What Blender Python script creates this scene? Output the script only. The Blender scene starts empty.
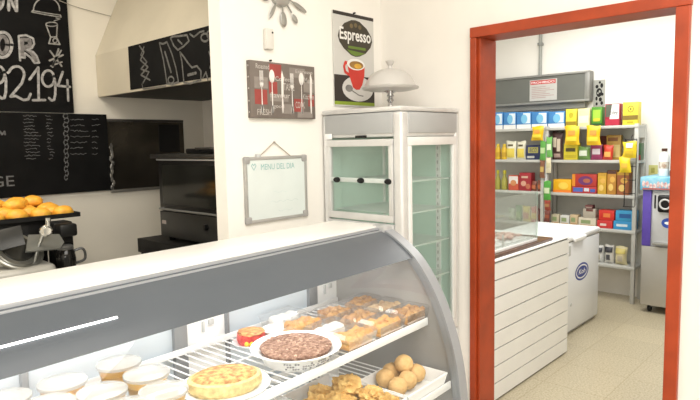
import bpy, bmesh, math, random
from mathutils import Vector, Matrix, noise
random.seed(7)
PI = math.pi
COL = bpy.context.scene.collection
S = bpy.context.scene

# ------------------------------------------------------------------ camera
f = 583.253
AX = Vector((0.67554044, -0.08538429, 0.73236237))
AY = Vector((-0.73706609, -0.05198742, 0.67381814))
AZ = Vector((-0.01945986, -0.99499087, -0.09805347))
EYE = Vector((0, 0, 1.6))
cam_d = bpy.data.cameras.new('camera'); cam_d.sensor_width = 36; cam_d.lens = 36*f/700
cam_d.clip_start = 0.02
cam = bpy.data.objects.new('camera', cam_d); COL.objects.link(cam)
M = Matrix.Identity(4)
for i, a in enumerate((AX, AY, AZ)):
    M[i][0] = a[0]; M[i][1] = -a[1]; M[i][2] = -a[2]; M[i][3] = EYE[i]
cam.matrix_world = M
S.camera = cam
S.view_settings.view_transform = 'Standard'
S.cycles.transparent_max_bounces = 32

def yat(px, x=5.95):
    """world y of a shelf product seen at column px, on the plane x"""
    c = Vector((px-350, -50, f)); return x*(c.dot(AY))/(c.dot(AX))
def zat(px, py, x=5.95):
    c = Vector((px-350, py-200, f)); return 1.6 + x*c.dot(AZ)/c.dot(AX)

# ------------------------------------------------------------------ materials
def mat(name, col, rough=.5, metal=0, n=0, sc=20, bump=0, spec=.5, col2=None, emit=0, trans=0):
    m = bpy.data.materials.new(name); m.use_nodes = True
    nt = m.node_tree; b = nt.nodes['Principled BSDF']
    b.inputs['Base Color'].default_value = (*col, 1); b.inputs['Roughness'].default_value = rough
    b.inputs['Metallic'].default_value = metal; b.inputs['Specular IOR Level'].default_value = spec
    if n or bump or col2:
        tc = nt.nodes.new('ShaderNodeTexCoord'); nz = nt.nodes.new('ShaderNodeTexNoise')
        nz.inputs['Scale'].default_value = sc; nz.inputs['Detail'].default_value = 4
        nt.links.new(tc.outputs['Object'], nz.inputs['Vector'])
        if n or col2:
            r = nt.nodes.new('ShaderNodeValToRGB')
            c2 = col2 or tuple(max(0, c*(1-n)) for c in col)
            r.color_ramp.elements[0].position = .35; r.color_ramp.elements[1].position = .65
            r.color_ramp.elements[0].color = (*c2, 1); r.color_ramp.elements[1].color = (*col, 1)
            nt.links.new(nz.outputs['Fac'], r.inputs['Fac']); nt.links.new(r.outputs['Color'], b.inputs['Base Color'])
        if bump:
            bp = nt.nodes.new('ShaderNodeBump'); bp.inputs['Strength'].default_value = bump; bp.inputs['Distance'].default_value = .01
            nt.links.new(nz.outputs['Fac'], bp.inputs['Height']); nt.links.new(bp.outputs['Normal'], b.inputs['Normal'])
    if emit:
        b.inputs['Emission Color'].default_value = (*col, 1); b.inputs['Emission Strength'].default_value = emit
    return m

def glassmat(name, tint=(1, 1, 1), refl=.06, body=0, bodycol=(.9, .9, .9), rough=.02):
    m = bpy.data.materials.new(name); m.use_nodes = True
    nt = m.node_tree; nt.nodes.remove(nt.nodes['Principled BSDF'])
    out = nt.nodes['Material Output']
    t = nt.nodes.new('ShaderNodeBsdfTransparent'); t.inputs[0].default_value = (*tint, 1)
    g = nt.nodes.new('ShaderNodeBsdfGlossy'); g.inputs['Roughness'].default_value = rough
    fr = nt.nodes.new('ShaderNodeLayerWeight'); fr.inputs['Blend'].default_value = .15
    mp = nt.nodes.new('ShaderNodeMapRange'); mp.inputs['To Min'].default_value = refl; mp.inputs['To Max'].default_value = .6
    nt.links.new(fr.outputs['Fresnel'], mp.inputs['Value'])
    mix = nt.nodes.new('ShaderNodeMixShader'); nt.links.new(mp.outputs[0], mix.inputs[0])
    last = t.outputs[0]
    if body:
        d = nt.nodes.new('ShaderNodeBsdfDiffuse'); d.inputs[0].default_value = (*bodycol, 1)
        m2 = nt.nodes.new('ShaderNodeMixShader'); m2.inputs[0].default_value = body
        nt.links.new(t.outputs[0], m2.inputs[1]); nt.links.new(d.outputs[0], m2.inputs[2]); last = m2.outputs[0]
    nt.links.new(last, mix.inputs[1]); nt.links.new(g.outputs[0], mix.inputs[2])
    nt.links.new(mix.outputs[0], out.inputs['Surface'])
    return m

_cm = {}
def cm(r, g, b, rough=.45, **k):
    key = (r, g, b, rough, tuple(sorted(k.items())))
    if key not in _cm: _cm[key] = mat('paint_%02d' % len(_cm), (r, g, b), rough, **({'n': .12, 'sc': 9} | k))
    return _cm[key]

WALL = mat('wall_plaster', (.86, .835, .785), .75, n=.035, sc=2.5, bump=.06)
WALLB = mat('wall_plaster_door', (.86, .83, .775), .75, n=.05, sc=3.5, bump=.1)
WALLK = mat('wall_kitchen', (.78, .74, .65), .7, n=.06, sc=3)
CEIL = mat('ceiling_paint', (.85, .84, .8), .8, n=.03, sc=3)
WOOD = mat('red_wood', (.40, .052, .010), .42, n=.25, sc=9, bump=.04)
BROWN = mat('brown_wood', (.12, .045, .02), .35, n=.4, sc=12)
WHITE = mat('white_laminate', (.70, .68, .645), .35, n=.03, sc=6)
WHITEP = mat('white_plastic', (.9, .9, .9), .35, n=.02, sc=8)
ALU = mat('aluminium', (.50, .51, .52), .4, .6, n=.08, sc=18)
ALUL = mat('light_aluminium', (.74, .74, .73), .4, .35, n=.06, sc=18)
STEEL = mat('steel', (.55, .54, .51), .28, .9, n=.15, sc=10)
DSTEEL = mat('dark_steel', (.10, .088, .07), .22, .7, n=.6, sc=4)
BLACK = mat('black_plastic', (.009, .009, .009), .4, n=.3, sc=20, spec=.3)
BLACKB = mat('blackboard', (.007, .007, .007), .8, n=.4, sc=8, spec=.12)
CHALK = mat('chalk', (.42, .41, .40), .9, n=.45, sc=60)
CHALKD = mat('dim_chalk', (.15, .15, .15), .9, n=.5, sc=90)
GREY = mat('grey_metal', (.30, .305, .29), .5, .2, n=.1, sc=8)
LGREY = mat('light_grey', (.56, .565, .56), .5, n=.06, sc=8)
BAND = mat('grey_tinted_glass', (.078, .087, .098), .3, n=.1, sc=3, spec=.25)
TRIMG = mat('grey_trim', (.27, .28, .295), .4, .2, n=.06, sc=10)
ENDP = mat('grey_end_panel', (.34, .33, .32), .3, n=.08, sc=3)
GLASS = glassmat('clear_glass', (.97, .985, .98), .03)
FGLASS = glassmat('mint_glass', (.90, .97, .94), .05, .08, (.85, .95, .9))
CLEAR = glassmat('clear_plastic', (.97, .97, .97), .06, .08, (.8, .8, .8), .1)
LID = glassmat('lid_plastic', (.97, .97, .97), .08, .34, (.85, .83, .78), .1)
MINT = mat('mint_panel', (.66, .83, .745), .5, n=.08, sc=4)
HOODC = mat('hood_cream', (.50, .455, .36), .55, n=.1, sc=3)
PANELW = mat('white_back_panel', (.60, .66, .72), .4, n=.04, sc=3)
DOMEM = mat('frosted_dome', (.57, .55, .52), .28, n=.06, sc=5)
GOLDB = mat('golden_pastry', (.92, .50, .06), .5, col2=(.78, .34, .03), sc=22, bump=.2)
CRUST = mat('fried_crust', (.80, .54, .20), .7, col2=(.58, .32, .09), sc=60, bump=.5)
BALL = mat('fried_ball', (.72, .47, .21), .8, col2=(.62, .38, .15), sc=70, bump=.3)
CAKE = mat('brown_crumble', (.15, .06, .035), .8, col2=(.40, .24, .17), sc=110, bump=.8)
OMEL = mat('omelette', (.66, .44, .15), .6, col2=(.30, .12, .03), sc=85, bump=.6)
OMELS = mat('omelette_side', (.76, .58, .26), .6, n=.4, sc=70)
MANGO = mat('orange_pudding', (.80, .40, .02), .4, n=.15, sc=20)
CREAMY = mat('cream_pudding', (.80, .48, .12), .5, n=.15, sc=20)
PASTO = mat('orange_pastry', (.66, .27, .04), .6, col2=(.72, .42, .10), sc=75, bump=.4)
PASTB = mat('brown_pastry', (.36, .15, .035), .6, col2=(.62, .34, .10), sc=75, bump=.4)
PASTP = mat('pale_pastry', (.62, .44, .24), .6, col2=(.42, .24, .10), sc=75, bump=.4)
GLINT = mat('painted_glint', (1, 1, 1), .4, emit=3)  # self-glowing white for the line of light mirrored in the counter glass

def terrazzo():
    m = mat('terrazzo_tiles', (.52, .47, .37), .3)
    nt = m.node_tree; b = nt.nodes['Principled BSDF']
    tc = nt.nodes.new('ShaderNodeTexCoord')
    v = nt.nodes.new('ShaderNodeTexNoise'); v.inputs['Scale'].default_value = 85; v.inputs['Detail'].default_value = 3
    r = nt.nodes.new('ShaderNodeValToRGB'); r.color_ramp.elements[0].position = .35; r.color_ramp.elements[1].position = .62
    r.color_ramp.elements[0].color = (.34, .29, .19, 1); r.color_ramp.elements[1].color = (.50, .44, .32, 1)
    br = nt.nodes.new('ShaderNodeTexBrick'); br.offset = 0; br.inputs['Scale'].default_value = 1
    br.inputs['Brick Width'].default_value = .4; br.inputs['Row Height'].default_value = .4
    br.inputs['Mortar Size'].default_value = .004; br.inputs['Mortar Smooth'].default_value = .3
    br.inputs['Color1'].default_value = (1, 1, 1, 1); br.inputs['Color2'].default_value = (.9, .9, .9, 1); br.inputs['Mortar'].default_value = (.8, .77, .72, 1)
    mx = nt.nodes.new('ShaderNodeMix'); mx.data_type = 'RGBA'; mx.blend_type = 'MULTIPLY'; mx.inputs[0].default_value = 1
    L = nt.links.new
    L(tc.outputs['Object'], v.inputs['Vector']); L(tc.outputs['Object'], br.inputs['Vector'])
    L(v.outputs['Fac'], r.inputs['Fac']); L(r.outputs['Color'], mx.inputs[6]); L(br.outputs['Color'], mx.inputs[7])
    L(mx.outputs[2], b.inputs['Base Color'])
    return m
TERR = terrazzo()

# ------------------------------------------------------------------ mesh builder
class G:
    def __init__(s): s.bm = bmesh.new()
    def box(s, x0, x1, y0, y1, z0, z1, bev=0, seg=2):
        r = bmesh.ops.create_cube(s.bm, size=1)
        for v in r['verts']:
            v.co = Vector((x0+(v.co.x+.5)*(x1-x0), y0+(v.co.y+.5)*(y1-y0), z0+(v.co.z+.5)*(z1-z0)))
        if bev:
            es = list({e for v in r['verts'] for e in v.link_edges})
            bmesh.ops.bevel(s.bm, geom=es, offset=bev, segments=seg, affect='EDGES', profile=.5)
        return s
    def quad(s, *p):
        s.bm.faces.new([s.bm.verts.new(q) for q in p]); return s
    def prism(s, poly, axis, a, b):
        """poly of 2D points extruded between a and b along axis (0: poly is y,z; 1: poly is x,z; 2: poly is x,y)"""
        def mk(p, t):
            return (t, p[0], p[1]) if axis == 0 else (p[0], t, p[1]) if axis == 1 else (p[0], p[1], t)
        A = [s.bm.verts.new(mk(p, a)) for p in poly]; B = [s.bm.verts.new(mk(p, b)) for p in poly]
        n = len(poly); s.bm.faces.new(A[::-1]); s.bm.faces.new(B)
        for i in range(n): s.bm.faces.new((A[i], A[(i+1) % n], B[(i+1) % n], B[i]))
        return s
    def sheet(s, pts, a, b):
        """curve of (y,z) points swept along x"""
        A = [s.bm.verts.new((a, *p)) for p in pts]; B = [s.bm.verts.new((b, *p)) for p in pts]
        for i in range(len(pts)-1): s.bm.faces.new((A[i], B[i], B[i+1], A[i+1]))
        return s
    def tube(s, pts, r, n=8, closed=False):
        pts = [Vector(p) for p in pts]; rings = []
        N = len(pts)
        rr = r if isinstance(r, (list, tuple)) else [r]*N
        up = None
        for i, p in enumerate(pts):
            d = (pts[(i+1) % N]-pts[i-1]) if closed else (pts[min(i+1, N-1)]-pts[max(i-1, 0)])
            d.normalize()
            if up is None: up = Vector((0, 0, 1)) if abs(d.z) < .9 else Vector((1, 0, 0))
            a = d.cross(up).normalized(); b = a.cross(d).normalized(); up = b
            rings.append([s.bm.verts.new(p+rr[i]*(math.cos(2*PI*k/n)*a+math.sin(2*PI*k/n)*b)) for k in range(n)])
        for i in range(N if closed else N-1):
            A, B = rings[i], rings[(i+1) % N]
            for k in range(n): s.bm.faces.new((A[k], A[(k+1) % n], B[(k+1) % n], B[k]))
        if not closed:
            s.bm.faces.new(rings[0][::-1]); s.bm.faces.new(rings[-1])
        return s
    def lathe(s, prof, c=(0, 0, 0), n=24, axis='z', sx=1, sy=1, flute=0):
        rings = []
        for r, z in prof:
            ring = []
            for k in range(n):
                t = 2*PI*k/n; q = r*(1+(flute if k % 2 else 0))
                x, y = q*math.cos(t)*sx, q*math.sin(t)*sy
                p = (x, y, z) if axis == 'z' else (z, x, y) if axis == 'x' else (x, z, y)
                ring.append(s.bm.verts.new(Vector(c)+Vector(p)))
            rings.append(ring)
        for A, B in zip(rings, rings[1:]):
            for k in range(n): s.bm.faces.new((A[k], A[(k+1) % n], B[(k+1) % n], B[k]))
        if prof[0][0] > 1e-4: s.bm.faces.new(rings[0][::-1])
        if prof[-1][0] > 1e-4: s.bm.faces.new(rings[-1])
        bmesh.ops.remove_doubles(s.bm, verts=[v for r in (rings[0], rings[-1]) for v in r], dist=1e-5)
        return s
    def blob(s, c, rx, ry, rz, amp=.15, fr=3, sub=3, flat=None):
        r = bmesh.ops.create_icosphere(s.bm, subdivisions=sub, radius=1)
        o = Vector((random.uniform(-9, 9), random.uniform(-9, 9), random.uniform(-9, 9)))
        for v in r['verts']:
            k = 1+amp*noise.noise(v.co*fr+o)+amp*.5*noise.noise(v.co*fr*2.3+o)
            q = Vector((v.co.x*rx*k, v.co.y*ry*k, v.co.z*rz*k))
            if flat is not None: q.z = max(q.z, -flat)
            v.co = Vector(c)+q
        return s
    def pillow(s, c, w, h, d, right=Vector((0, -1, 0)), crimp=.12):
        """a filled snack bag standing in the plane (right, z), thickest mid-way"""
        up = Vector((0, 0, 1)); nr = right.cross(up); nu, nv = 8, 10
        ph = [random.uniform(0, 6.3) for _ in range(4)]; sk = random.uniform(-.05, .05)
        for sg in (1, -1):
            vs = []
            for j in range(nv+1):
                row = []
                for i in range(nu+1):
                    a, b = i/nu*2-1, j/nv*2-1
                    t = (max(0, 1-abs(a)**2.5)*max(0, 1-abs(b/(1-crimp))**3 if abs(b) < 1-crimp else 0))**.5
                    dent = .1*math.sin(3*a+ph[0])*math.sin(4*b+ph[1])*t
                    p = Vector(c)+right*(a*w/2*(1-.1*(1-b*b))+.03*w*math.sin(3*b+ph[2])+sk*b*w)+up*(b*h/2+.03*h*math.sin(3*a+ph[3])*abs(b)*(1 if b > 0 else 0))+nr*sg*((t+dent)*d/2+.0004)
                    row.append(s.bm.verts.new(p))
                vs.append(row)
            for j in range(nv):
                for i in range(nu):
                    q = (vs[j][i], vs[j][i+1], vs[j+1][i+1], vs[j+1][i])
                    s.bm.faces.new(q if sg > 0 else q[::-1])
        return s
    # flat shapes on a plane (o, right, up); n = right x up
    def poly(s, pts, o, r, u, off=0):
        n = r.cross(u); s.bm.faces.new([s.bm.verts.new(o+r*p[0]+u*p[1]+n*off) for p in pts]); return s
    def rect(s, x0, x1, y0, y1, o, r, u, off=0):
        return s.poly([(x0, y0), (x1, y0), (x1, y1), (x0, y1)], o, r, u, off)
    def disc(s, cx, cy, rx, ry, o, r, u, off=0, n=28, a0=0, a1=2*PI):
        return s.poly([(cx+rx*math.cos(a0+(a1-a0)*k/n), cy+ry*math.sin(a0+(a1-a0)*k/n)) for k in range(n if a1-a0 > 6.2 else n+1)], o, r, u, off)
    def stroke(s, pts, w, o, r, u, off=0):
        pts = [Vector(p) for p in pts]
        for i, (a, b) in enumerate(zip(pts, pts[1:])):
            d = (b-a)
            if d.length < 1e-6: continue
            d.normalize(); q = Vector((-d.y, d.x))*w/2
            s.poly([a-q, b-q, b+q, a+q], o, r, u, off)
        for i, a in enumerate(pts): s.disc(a.x, a.y, w/2, w/2, o, r, u, off+.00006*(1+i % 2), n=8)
        return s
    def text(s, string, o, r, u, w, h, off=0, slant=0, bold=0):
        c = bpy.data.curves.new('lettering', 'FONT'); c.body = string; c.size = 1; c.fill_mode = 'FRONT'; c.resolution_u = 3
        c.shear = slant; c.offset = bold
        ob = bpy.data.objects.new('lettering_tmp', c)
        COL.objects.link(ob)
        dg = bpy.context.evaluated_depsgraph_get()
        me = bpy.data.meshes.new_from_object(ob.evaluated_get(dg))
        bpy.data.objects.remove(ob); bpy.data.curves.remove(c)
        if not me.vertices: return s
        xs = [v.co.x for v in me.vertices]; ys = [v.co.y for v in me.vertices]
        x0, y0 = min(xs), min(ys); kx, ky = w/(max(xs)-x0), h/(max(ys)-y0); n = r.cross(u)
        vs = [s.bm.verts.new(o+r*((v.co.x-x0)*kx)+u*((v.co.y-y0)*ky)+n*off) for v in me.vertices]
        for p in me.polygons:
            try: s.bm.faces.new([vs[i] for i in p.vertices])
            except ValueError: pass
        bpy.data.meshes.remove(me)
        return s
    def xf(s, m):
        bmesh.ops.transform(s.bm, matrix=m, verts=s.bm.verts[:]); return s

def frame4(g, axis, a0, a1, z0, z1, w, d0, d1, wt=None, bev=.002):
    """four bars round a rectangle, none overlapping; axis 'x' = rectangle in x,z (depth y), 'y' = rectangle in y,z (depth x)"""
    wt = wt or w
    for p, q, r, t in [(a0, a1, z0, z0+wt), (a0, a1, z1-wt, z1), (a0, a0+w, z0+wt, z1-wt), (a1-w, a1, z0+wt, z1-wt)]:
        if axis == 'x': g.box(p, q, d0, d1, r, t, bev)
        else: g.box(d0, d1, p, q, r, t, bev)
    return g

ROOT = {}
def finish(name, g, m, smooth):
    if not isinstance(smooth, bool): pass
    bmesh.ops.recalc_face_normals(g.bm, faces=g.bm.faces[:]) if smooth != 'flat' else None
    me = bpy.data.meshes.new(name); g.bm.to_mesh(me); g.bm.free()
    me.materials.append(m)
    if smooth is True:
        for p in me.polygons: p.use_smooth = True
        try: me.set_sharp_from_angle(angle=math.radians(38))
        except Exception: pass
    o = bpy.data.objects.new(name, me); COL.objects.link(o); return o
def tag(o, label, cat, group=None, kind=None):
    if label: o['label'] = label
    if cat: o['category'] = cat
    if group: o['group'] = group
    if kind: o['kind'] = kind
    return o
def thing(name, label, cat, loc=(0, 0, 0), rz=0, group=None):
    o = bpy.data.objects.new(name, None); COL.objects.link(o); o.empty_display_size = .05
    o.location = loc; o.rotation_euler = (0, 0, rz)
    ROOT[o] = Matrix.Translation(Vector(loc)) @ Matrix.Rotation(rz, 4, 'Z')
    return tag(o, label, cat, group)
def rootm(o):
    while o not in ROOT: o = o.parent
    return ROOT[o]
def part(parent, name, g, m, smooth=True, world=True, label=None):
    """a part (or sub-part) given in world coordinates (or in the thing's own with world=False)"""
    if world: g.xf(rootm(parent).inverted())
    o = finish(name, g, m, smooth); o.parent = parent
    if label: o['label'] = label
    return o
def solo(name, g, m, base, label, cat, group=None, smooth=True):
    """a thing whose body is one mesh; parts may be parented to it"""
    mt = Matrix.Translation(Vector(base)); g.xf(mt.inverted())
    o = finish(name, g, m, smooth); o.location = base; ROOT[o] = mt
    return tag(o, label, cat, group)
def struct(name, g, m, parent=None, smooth=False, label=None):
    o = finish(name, g, m, smooth)
    if parent: o.parent = parent
    else: o['kind'] = 'structure'; ROOT[o] = Matrix.Identity(4)
    if label: o['label'] = label
    return o
def dup(root, loc, label, rz=None, group=None):
    r = root.copy(); COL.objects.link(r); r.location = loc
    if rz is not None: r.rotation_euler = (0, 0, rz)
    r['label'] = label
    if group: r['group'] = group
    for ch in list(root.children):
        c = ch.copy(); COL.objects.link(c); c.parent = r
        for g in ch.children:
            d = g.copy(); COL.objects.link(d); d.parent = c
    return r

VX, VY, VZ = Vector((1, 0, 0)), Vector((0, 1, 0)), Vector((0, 0, 1))
RB = Vector((0, -1, 0))     # "right" on planes that face -x

def chain(pts, n=6):
    """Catmull-Rom through points"""
    P = [Vector(p) for p in pts]; P = [2*P[0]-P[1]]+P+[2*P[-1]-P[-2]]; out = []
    for i in range(1, len(P)-2):
        for k in range(n):
            t = k/n; a, b, c, d = P[i-1:i+3]
            out.append(.5*((2*b)+(c-a)*t+(2*a-5*b+4*c-d)*t*t+(3*b-a-3*c+d)*t**3))
    return out+[P[-2]]

# ------------------------------------------------------------------ the setting
XB, YA = 2.33, 1.91
struct('floor', G().box(-2.2, 6.6, -2.8, 4.2, -.1, 0), TERR)
struct('ceiling', G().box(-2.2, 6.6, -2.8, 4.2, 2.95, 3.05), CEIL)
struct('wall_left', G().box(-2.2, -2.0, -2.8, 4.2, 0, 2.95), WALL)
struct('wall_back', G().box(-2.0, 6.3, -2.8, -2.6, 0, 2.95), WALL)
struct('wall_right', G().box(6.16, 6.4, -2.6, 4.2, 0, 2.95), WALL)
struct('wall_kitchen', G().box(-2.0, XB, 3.52, 3.7, 0, 2.95), WALLK)
struct('wall_pictures', G().box(1.36, XB, YA, 1.985, 0, 2.95), WALL)
g = G().box(XB, 2.45, 1.353, 3.7, 0, 2.95).box(XB, 2.45, -2.6, .55, 0, 2.95).box(XB, 2.45, .55, 1.353, 2.06, 2.95)
struct('wall_doorway', g, WALLB)
struct('wall_storeroom', G().box(2.45, 6.3, 3.9, 4.1, 0, 2.95), WALL)
# red wooden door frame
d = struct('door_1', G().box(2.322, 2.462, 1.34, 1.352, 0, 2.0475, .002).box(2.306, 2.45, 1.3525, 1.384, 0, 2.0475, .004), WOOD)
struct('door_jamb', G().box(2.308, 2.462, .521, .567, 0, 2.0475, .003), WOOD, d)
struct('door_head', G().box(2.306, 2.462, .518, 1.385, 2.048, 2.093, .003), WOOD, d)

# ------------------------------------------------------------------ display counter (own frame: u along its length, v its depth)
CR = math.radians(3)
dc = thing('display_counter', 'long curved glass refrigerated display counter with white top and grey trim', 'display counter', (1.476, 1.2, 0), CR)
def P(name, g, m, parent=dc, smooth=True, label=None): return part(parent, name, g, m, smooth, False, label)
prof = chain([(0, 1.318), (-.062, 1.287), (-.14, 1.225), (-.214, 1.112), (-.266, .966), (-.290, .815), (-.298, .66), (-.298, .56)], 6)
prof = [(p.x, p.y) for p in prof]
U0 = -1.95
P('base_cabinet', G().box(U0, 0, -.29, .21, .08, .55, .01).box(U0+.03, -.03, -.25, .18, 0, .08), ALUL)
P('worktop', G().box(U0, -.004, .012, .225, 1.298, 1.328, .003), WHITE)
P('top_rail', G().box(U0, 0, .0, .012, 1.298, 1.324, .003).box(U0, 0, -.012, .0, 1.302, 1.316, .002), TRIMG)
cut = next(i for i, p in enumerate(prof) if p[0] < -.118)
P('front_glass', G().sheet(prof[cut:], U0, -.03), GLASS)
band = P('grey_glass_band', G().sheet(prof[:cut+1], U0, -.03), BAND, label='smoky grey tinted strip of curved glass')
def onband(v):
    for a, b in zip(prof, prof[1:]):
        if b[0] <= v <= a[0]:
            t = (v-a[0])/(b[0]-a[0]); return (v, a[1]+t*(b[1]-a[1]))
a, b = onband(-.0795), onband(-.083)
P('glint_line', G().prism([(a[0], a[1]+.0015), (b[0], b[1]+.0015), (b[0]-.001, b[1]+.003), (a[0]-.001, a[1]+.003)], 0, U0, -.985), GLINT, band, False, 'bright white line of light')  # glowing sliver drawn in place of a reflection on the curved glass
def endpanel(u0, u1):
    poly = [(p[0]+.004, p[1]-.003) for p in prof]+[(.2, .56), (.2, 1.298)]
    return G().prism(poly, 0, u0, u1)
P('end_panel', endpanel(-.022, -.006), ENDP)
P('end_panel', endpanel(U0, U0+.016), ENDP)
for us in (-.034, U0-.006):
    g = G()
    for i, (p, q) in enumerate(zip(prof, prof[1:])):
        pass
    off = []
    for i, p in enumerate(prof):
        q0, q1 = Vector(prof[max(i-1, 0)]), Vector(prof[min(i+1, len(prof)-1)])
        dd = (q1-q0).normalized(); nn = Vector((dd.y, -dd.x))
        off.append((Vector(p)+nn*.006, Vector(p)-nn*.022))
    bm = g.bm; rows = [[bm.verts.new((u, w[0], w[1])) for u, w in ((us, o), (us+.042, o), (us+.042, i), (us, i))] for o, i in off]
    for A, B in zip(rows, rows[1:]):
        for k in range(4): bm.faces.new((A[k], A[(k+1) % 4], B[(k+1) % 4], B[k]))
    bm.faces.new(rows[0]); bm.faces.new(rows[-1][::-1])
    P('end_trim', g, TRIMG)
P('corner_cap', G().box(-.04, .008, -.02, .03, 1.296, 1.331, .006), ALU)
# rear sliding doors and mullions
mull = [(-1.062, -1.047), (-.685, -.645), (-.512, -.503), (-.17, -.13), (-1.6, -1.56)]
pan = [(-1.56, -1.062, 0), (-1.047, -.685, 0), (-.645, -.512, 1), (-.503, -.17, 0), (-.13, -.02, 1), (-1.93, -1.6, 1)]
for (a, b, w) in pan:
    dr = P('rear_door', G().box(a, b, .205, .213, .58, 1.298), WHITEP if w else PANELW, smooth=False)
    if w:
        c = (a+b)/2
        P('door_handle', G().box(c-.012, c-.006, .198, .205, 1.085, 1.115, .001).box(c+.010, c+.026, .198, .205, 1.10, 1.115, .001), LGREY, dr)
for a, b in mull: P('mullion', G().box(a, b, .192, .214, .58, 1.298, .002), TRIMG)
P('inner_floor', G().box(U0+.02, -.03, -.285, .2, .555, .575), WHITEP)
def wire_shelf(z, v0):
    g = G().box(U0+.03, -.035, v0, v0+.006, z-.016, z+.008, .002).box(U0+.03, -.035, .185, .19, z-.004, z+.014, .001)
    sh = P('wire_shelf', g, WHITEP)
    g = G(); n = 0
    u = U0+.04
    while u < -.04:
        g.tube([(u, v0+.005, z-.003), (u, .186, z-.003)], .0022, 5); u += .026
    for v in (v0+.1, v0+.22): g.tube([(U0+.03, v, z-.006), (-.035, v, z-.006)], .0025, 5)
    P('wire_rods', g, WHITEP, sh)
wire_shelf(1.05, -.182); wire_shelf(.868, -.262)
def D(u, v, z):      # a point of the counter's frame in the world
    return Vector((1.476+u*math.cos(CR)-v*math.sin(CR), 1.2+u*math.sin(CR)+v*math.cos(CR), z))
ZS = 1.051           # top of the wires of the upper shelf
# ------------------------------------------------------------------ food on the upper shelf
def cup(u, v, label, fill, rz=0, z=ZS, k=1):
    t = thing('dessert_cup', label, 'dessert cup', D(u, v, z), rz, 'lidded dessert cups')
    part(t, 'cup_body', G().lathe([(.034, 0), (.036, .002), (.045, .052), (.0475, .054)], n=28), CLEAR, True, False)
    part(t, 'filling', G().lathe([(0, .003), (.0335, .003), (.041, .036), (.02, .039), (0, .038)], n=28), fill, True, False)
    part(t, 'lid', G().lathe([(.0485, .052), (.0495, .055), (.049, .059), (.044, .060), (.040, .063), (.0, .064)], n=28), LID, True, False)
    return t
c0 = cup(-.882, .118, 'clear cup of orange dessert, farthest back of the lidded cups', MANGO)
c1 = cup(-.878, .009, 'clear cup with pale dessert, behind the omelette and nearest the orange cup', CREAMY)
for u, v, lb in [(-1.012, .112, 'lidded dessert cup behind others at the back, second from the left mullion'),
                 (-.984, -.002, 'lidded dessert cup in the middle of the cluster of cups'),
                 (-.905, -.098, 'lidded dessert cup at the left edge of the omelette tray'),
                 (-1.078, .026, 'lidded dessert cup at the far left beside the grey mullion'),
                 (-.99, -.112, 'lidded dessert cup at the lower edge of the picture, left of the omelette'),
                 (-1.12, .125, 'lidded dessert cup at the back left corner, beside the mullion')]:
    dup(c1 if v < .1 else c0, D(u, v, ZS), lb)
# omelette on a white tray
t = thing('omelette_plate', 'white paper plate under a thick yellow omelette', 'plate', D(-.742, -.086, ZS), .6)
part(t, 'plate', G().lathe([(0, .002), (.075, .002), (.1, .012), (.102, .012), (.077, -.0005), (0, -.0005)], n=32), WHITEP, True, False)
om = thing('omelette', 'thick yellow omelette with browned top on a white plate', 'omelette', D(-.742, -.086, ZS+.0025), CR+.45-.95)
part(om, 'side', G().lathe([(0, .0), (.07, .0), (.078, .012), (.076, .028), (.066, .031), (0, .031)], n=36, sx=1.08, sy=.82, flute=.012), OMELS, True, False)
part(om, 'browned_top', G().lathe([(.068, .0305), (.06, .036), (.03, .0385), (0, .039)], n=36, sx=1.08, sy=.82), OMEL, True, False)
# fruit tart
t = thing('saucer', 'small white saucer under the red fruit tart', 'plate', D(-.505, .098, ZS))
part(t, 'dish', G().lathe([(0, .002), (.035, .002), (.052, .008), (.053, .007), (.036, -.0005), (0, -.0005)], n=28), WHITEP, True, False)
t = thing('fruit_tart', 'small tart with red fruit side and yellow topping', 'tart', D(-.505, .098, ZS+.0025))
part(t, 'red_side', G().lathe([(0, 0), (.034, 0), (.039, .012), (.037, .028), (.03, .030), (0, .030)], n=24, flute=.04), mat('red_fruit', (.60, .04, .04), .35, col2=(.75, .12, .10), sc=60, bump=.3), True, False)
part(t, 'topping', G().blob((0, 0, .031), .037, .037, .008, .2, 4), mat('tart_top', (.72, .42, .16), .6, col2=(.45, .15, .06), sc=60, bump=.3), True, False)
g = G()
for k in range(5):
    a = PI+.6+k*.35; g.blob((.039*math.cos(a), .039*math.sin(a), .008), .007, .007, .007, .1, 2, 2)
part(t, 'yellow_fruit', g, mat('yellow_fruit', (.9, .62, .05), .4, n=.2, sc=40), True, False)
t = thing('white_bowl', 'empty looking white bowl between fruit tart and pastry boxes', 'bowl', D(-.422, .075, ZS))
part(t, 'bowl_wall', G().lathe([(0, .002), (.03, .002), (.048, .026), (.05, .026), (.032, -.0005), (0, -.0005)], n=28), WHITEP, True, False)
# brown cake in a fluted white dish
t = thing('cake_dish', 'round fluted white dish holding the brown crumble cake', 'dish', D(-.516, -.088, ZS))
part(t, 'dish_wall', G().lathe([(0, .002), (.078, .002), (.098, .033), (.114, .039), (.116, .037), (.1, .031), (.081, -.0005), (0, -.0005)], n=48, flute=.008), WHITEP, True, False)
g = G()
for k in range(26):
    a = -2.6+k*.07
    for j in range(3):
        if random.random() < .6:
            r = .0856+j*.0052; z = .007+j*.0075
            g.blob((r*math.cos(a), r*math.sin(a), z), .0032, .0032, .0024, .1, 2, 1)
part(t, 'printed_pattern', g, mat('grey_print', (.35, .35, .37), .5, n=.2), True, False)
ck = thing('crumble_cake', 'brown cake with a crumbly nut topping in a white dish', 'cake', D(-.516, -.088, ZS+.003))
part(ck, 'cake_body', G().lathe([(0, 0), (.074, 0), (.09, .028), (.092, .034), (.08, .040), (.04, .043), (0, .044)], n=40), CAKE, True, False)
g = G()
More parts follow.
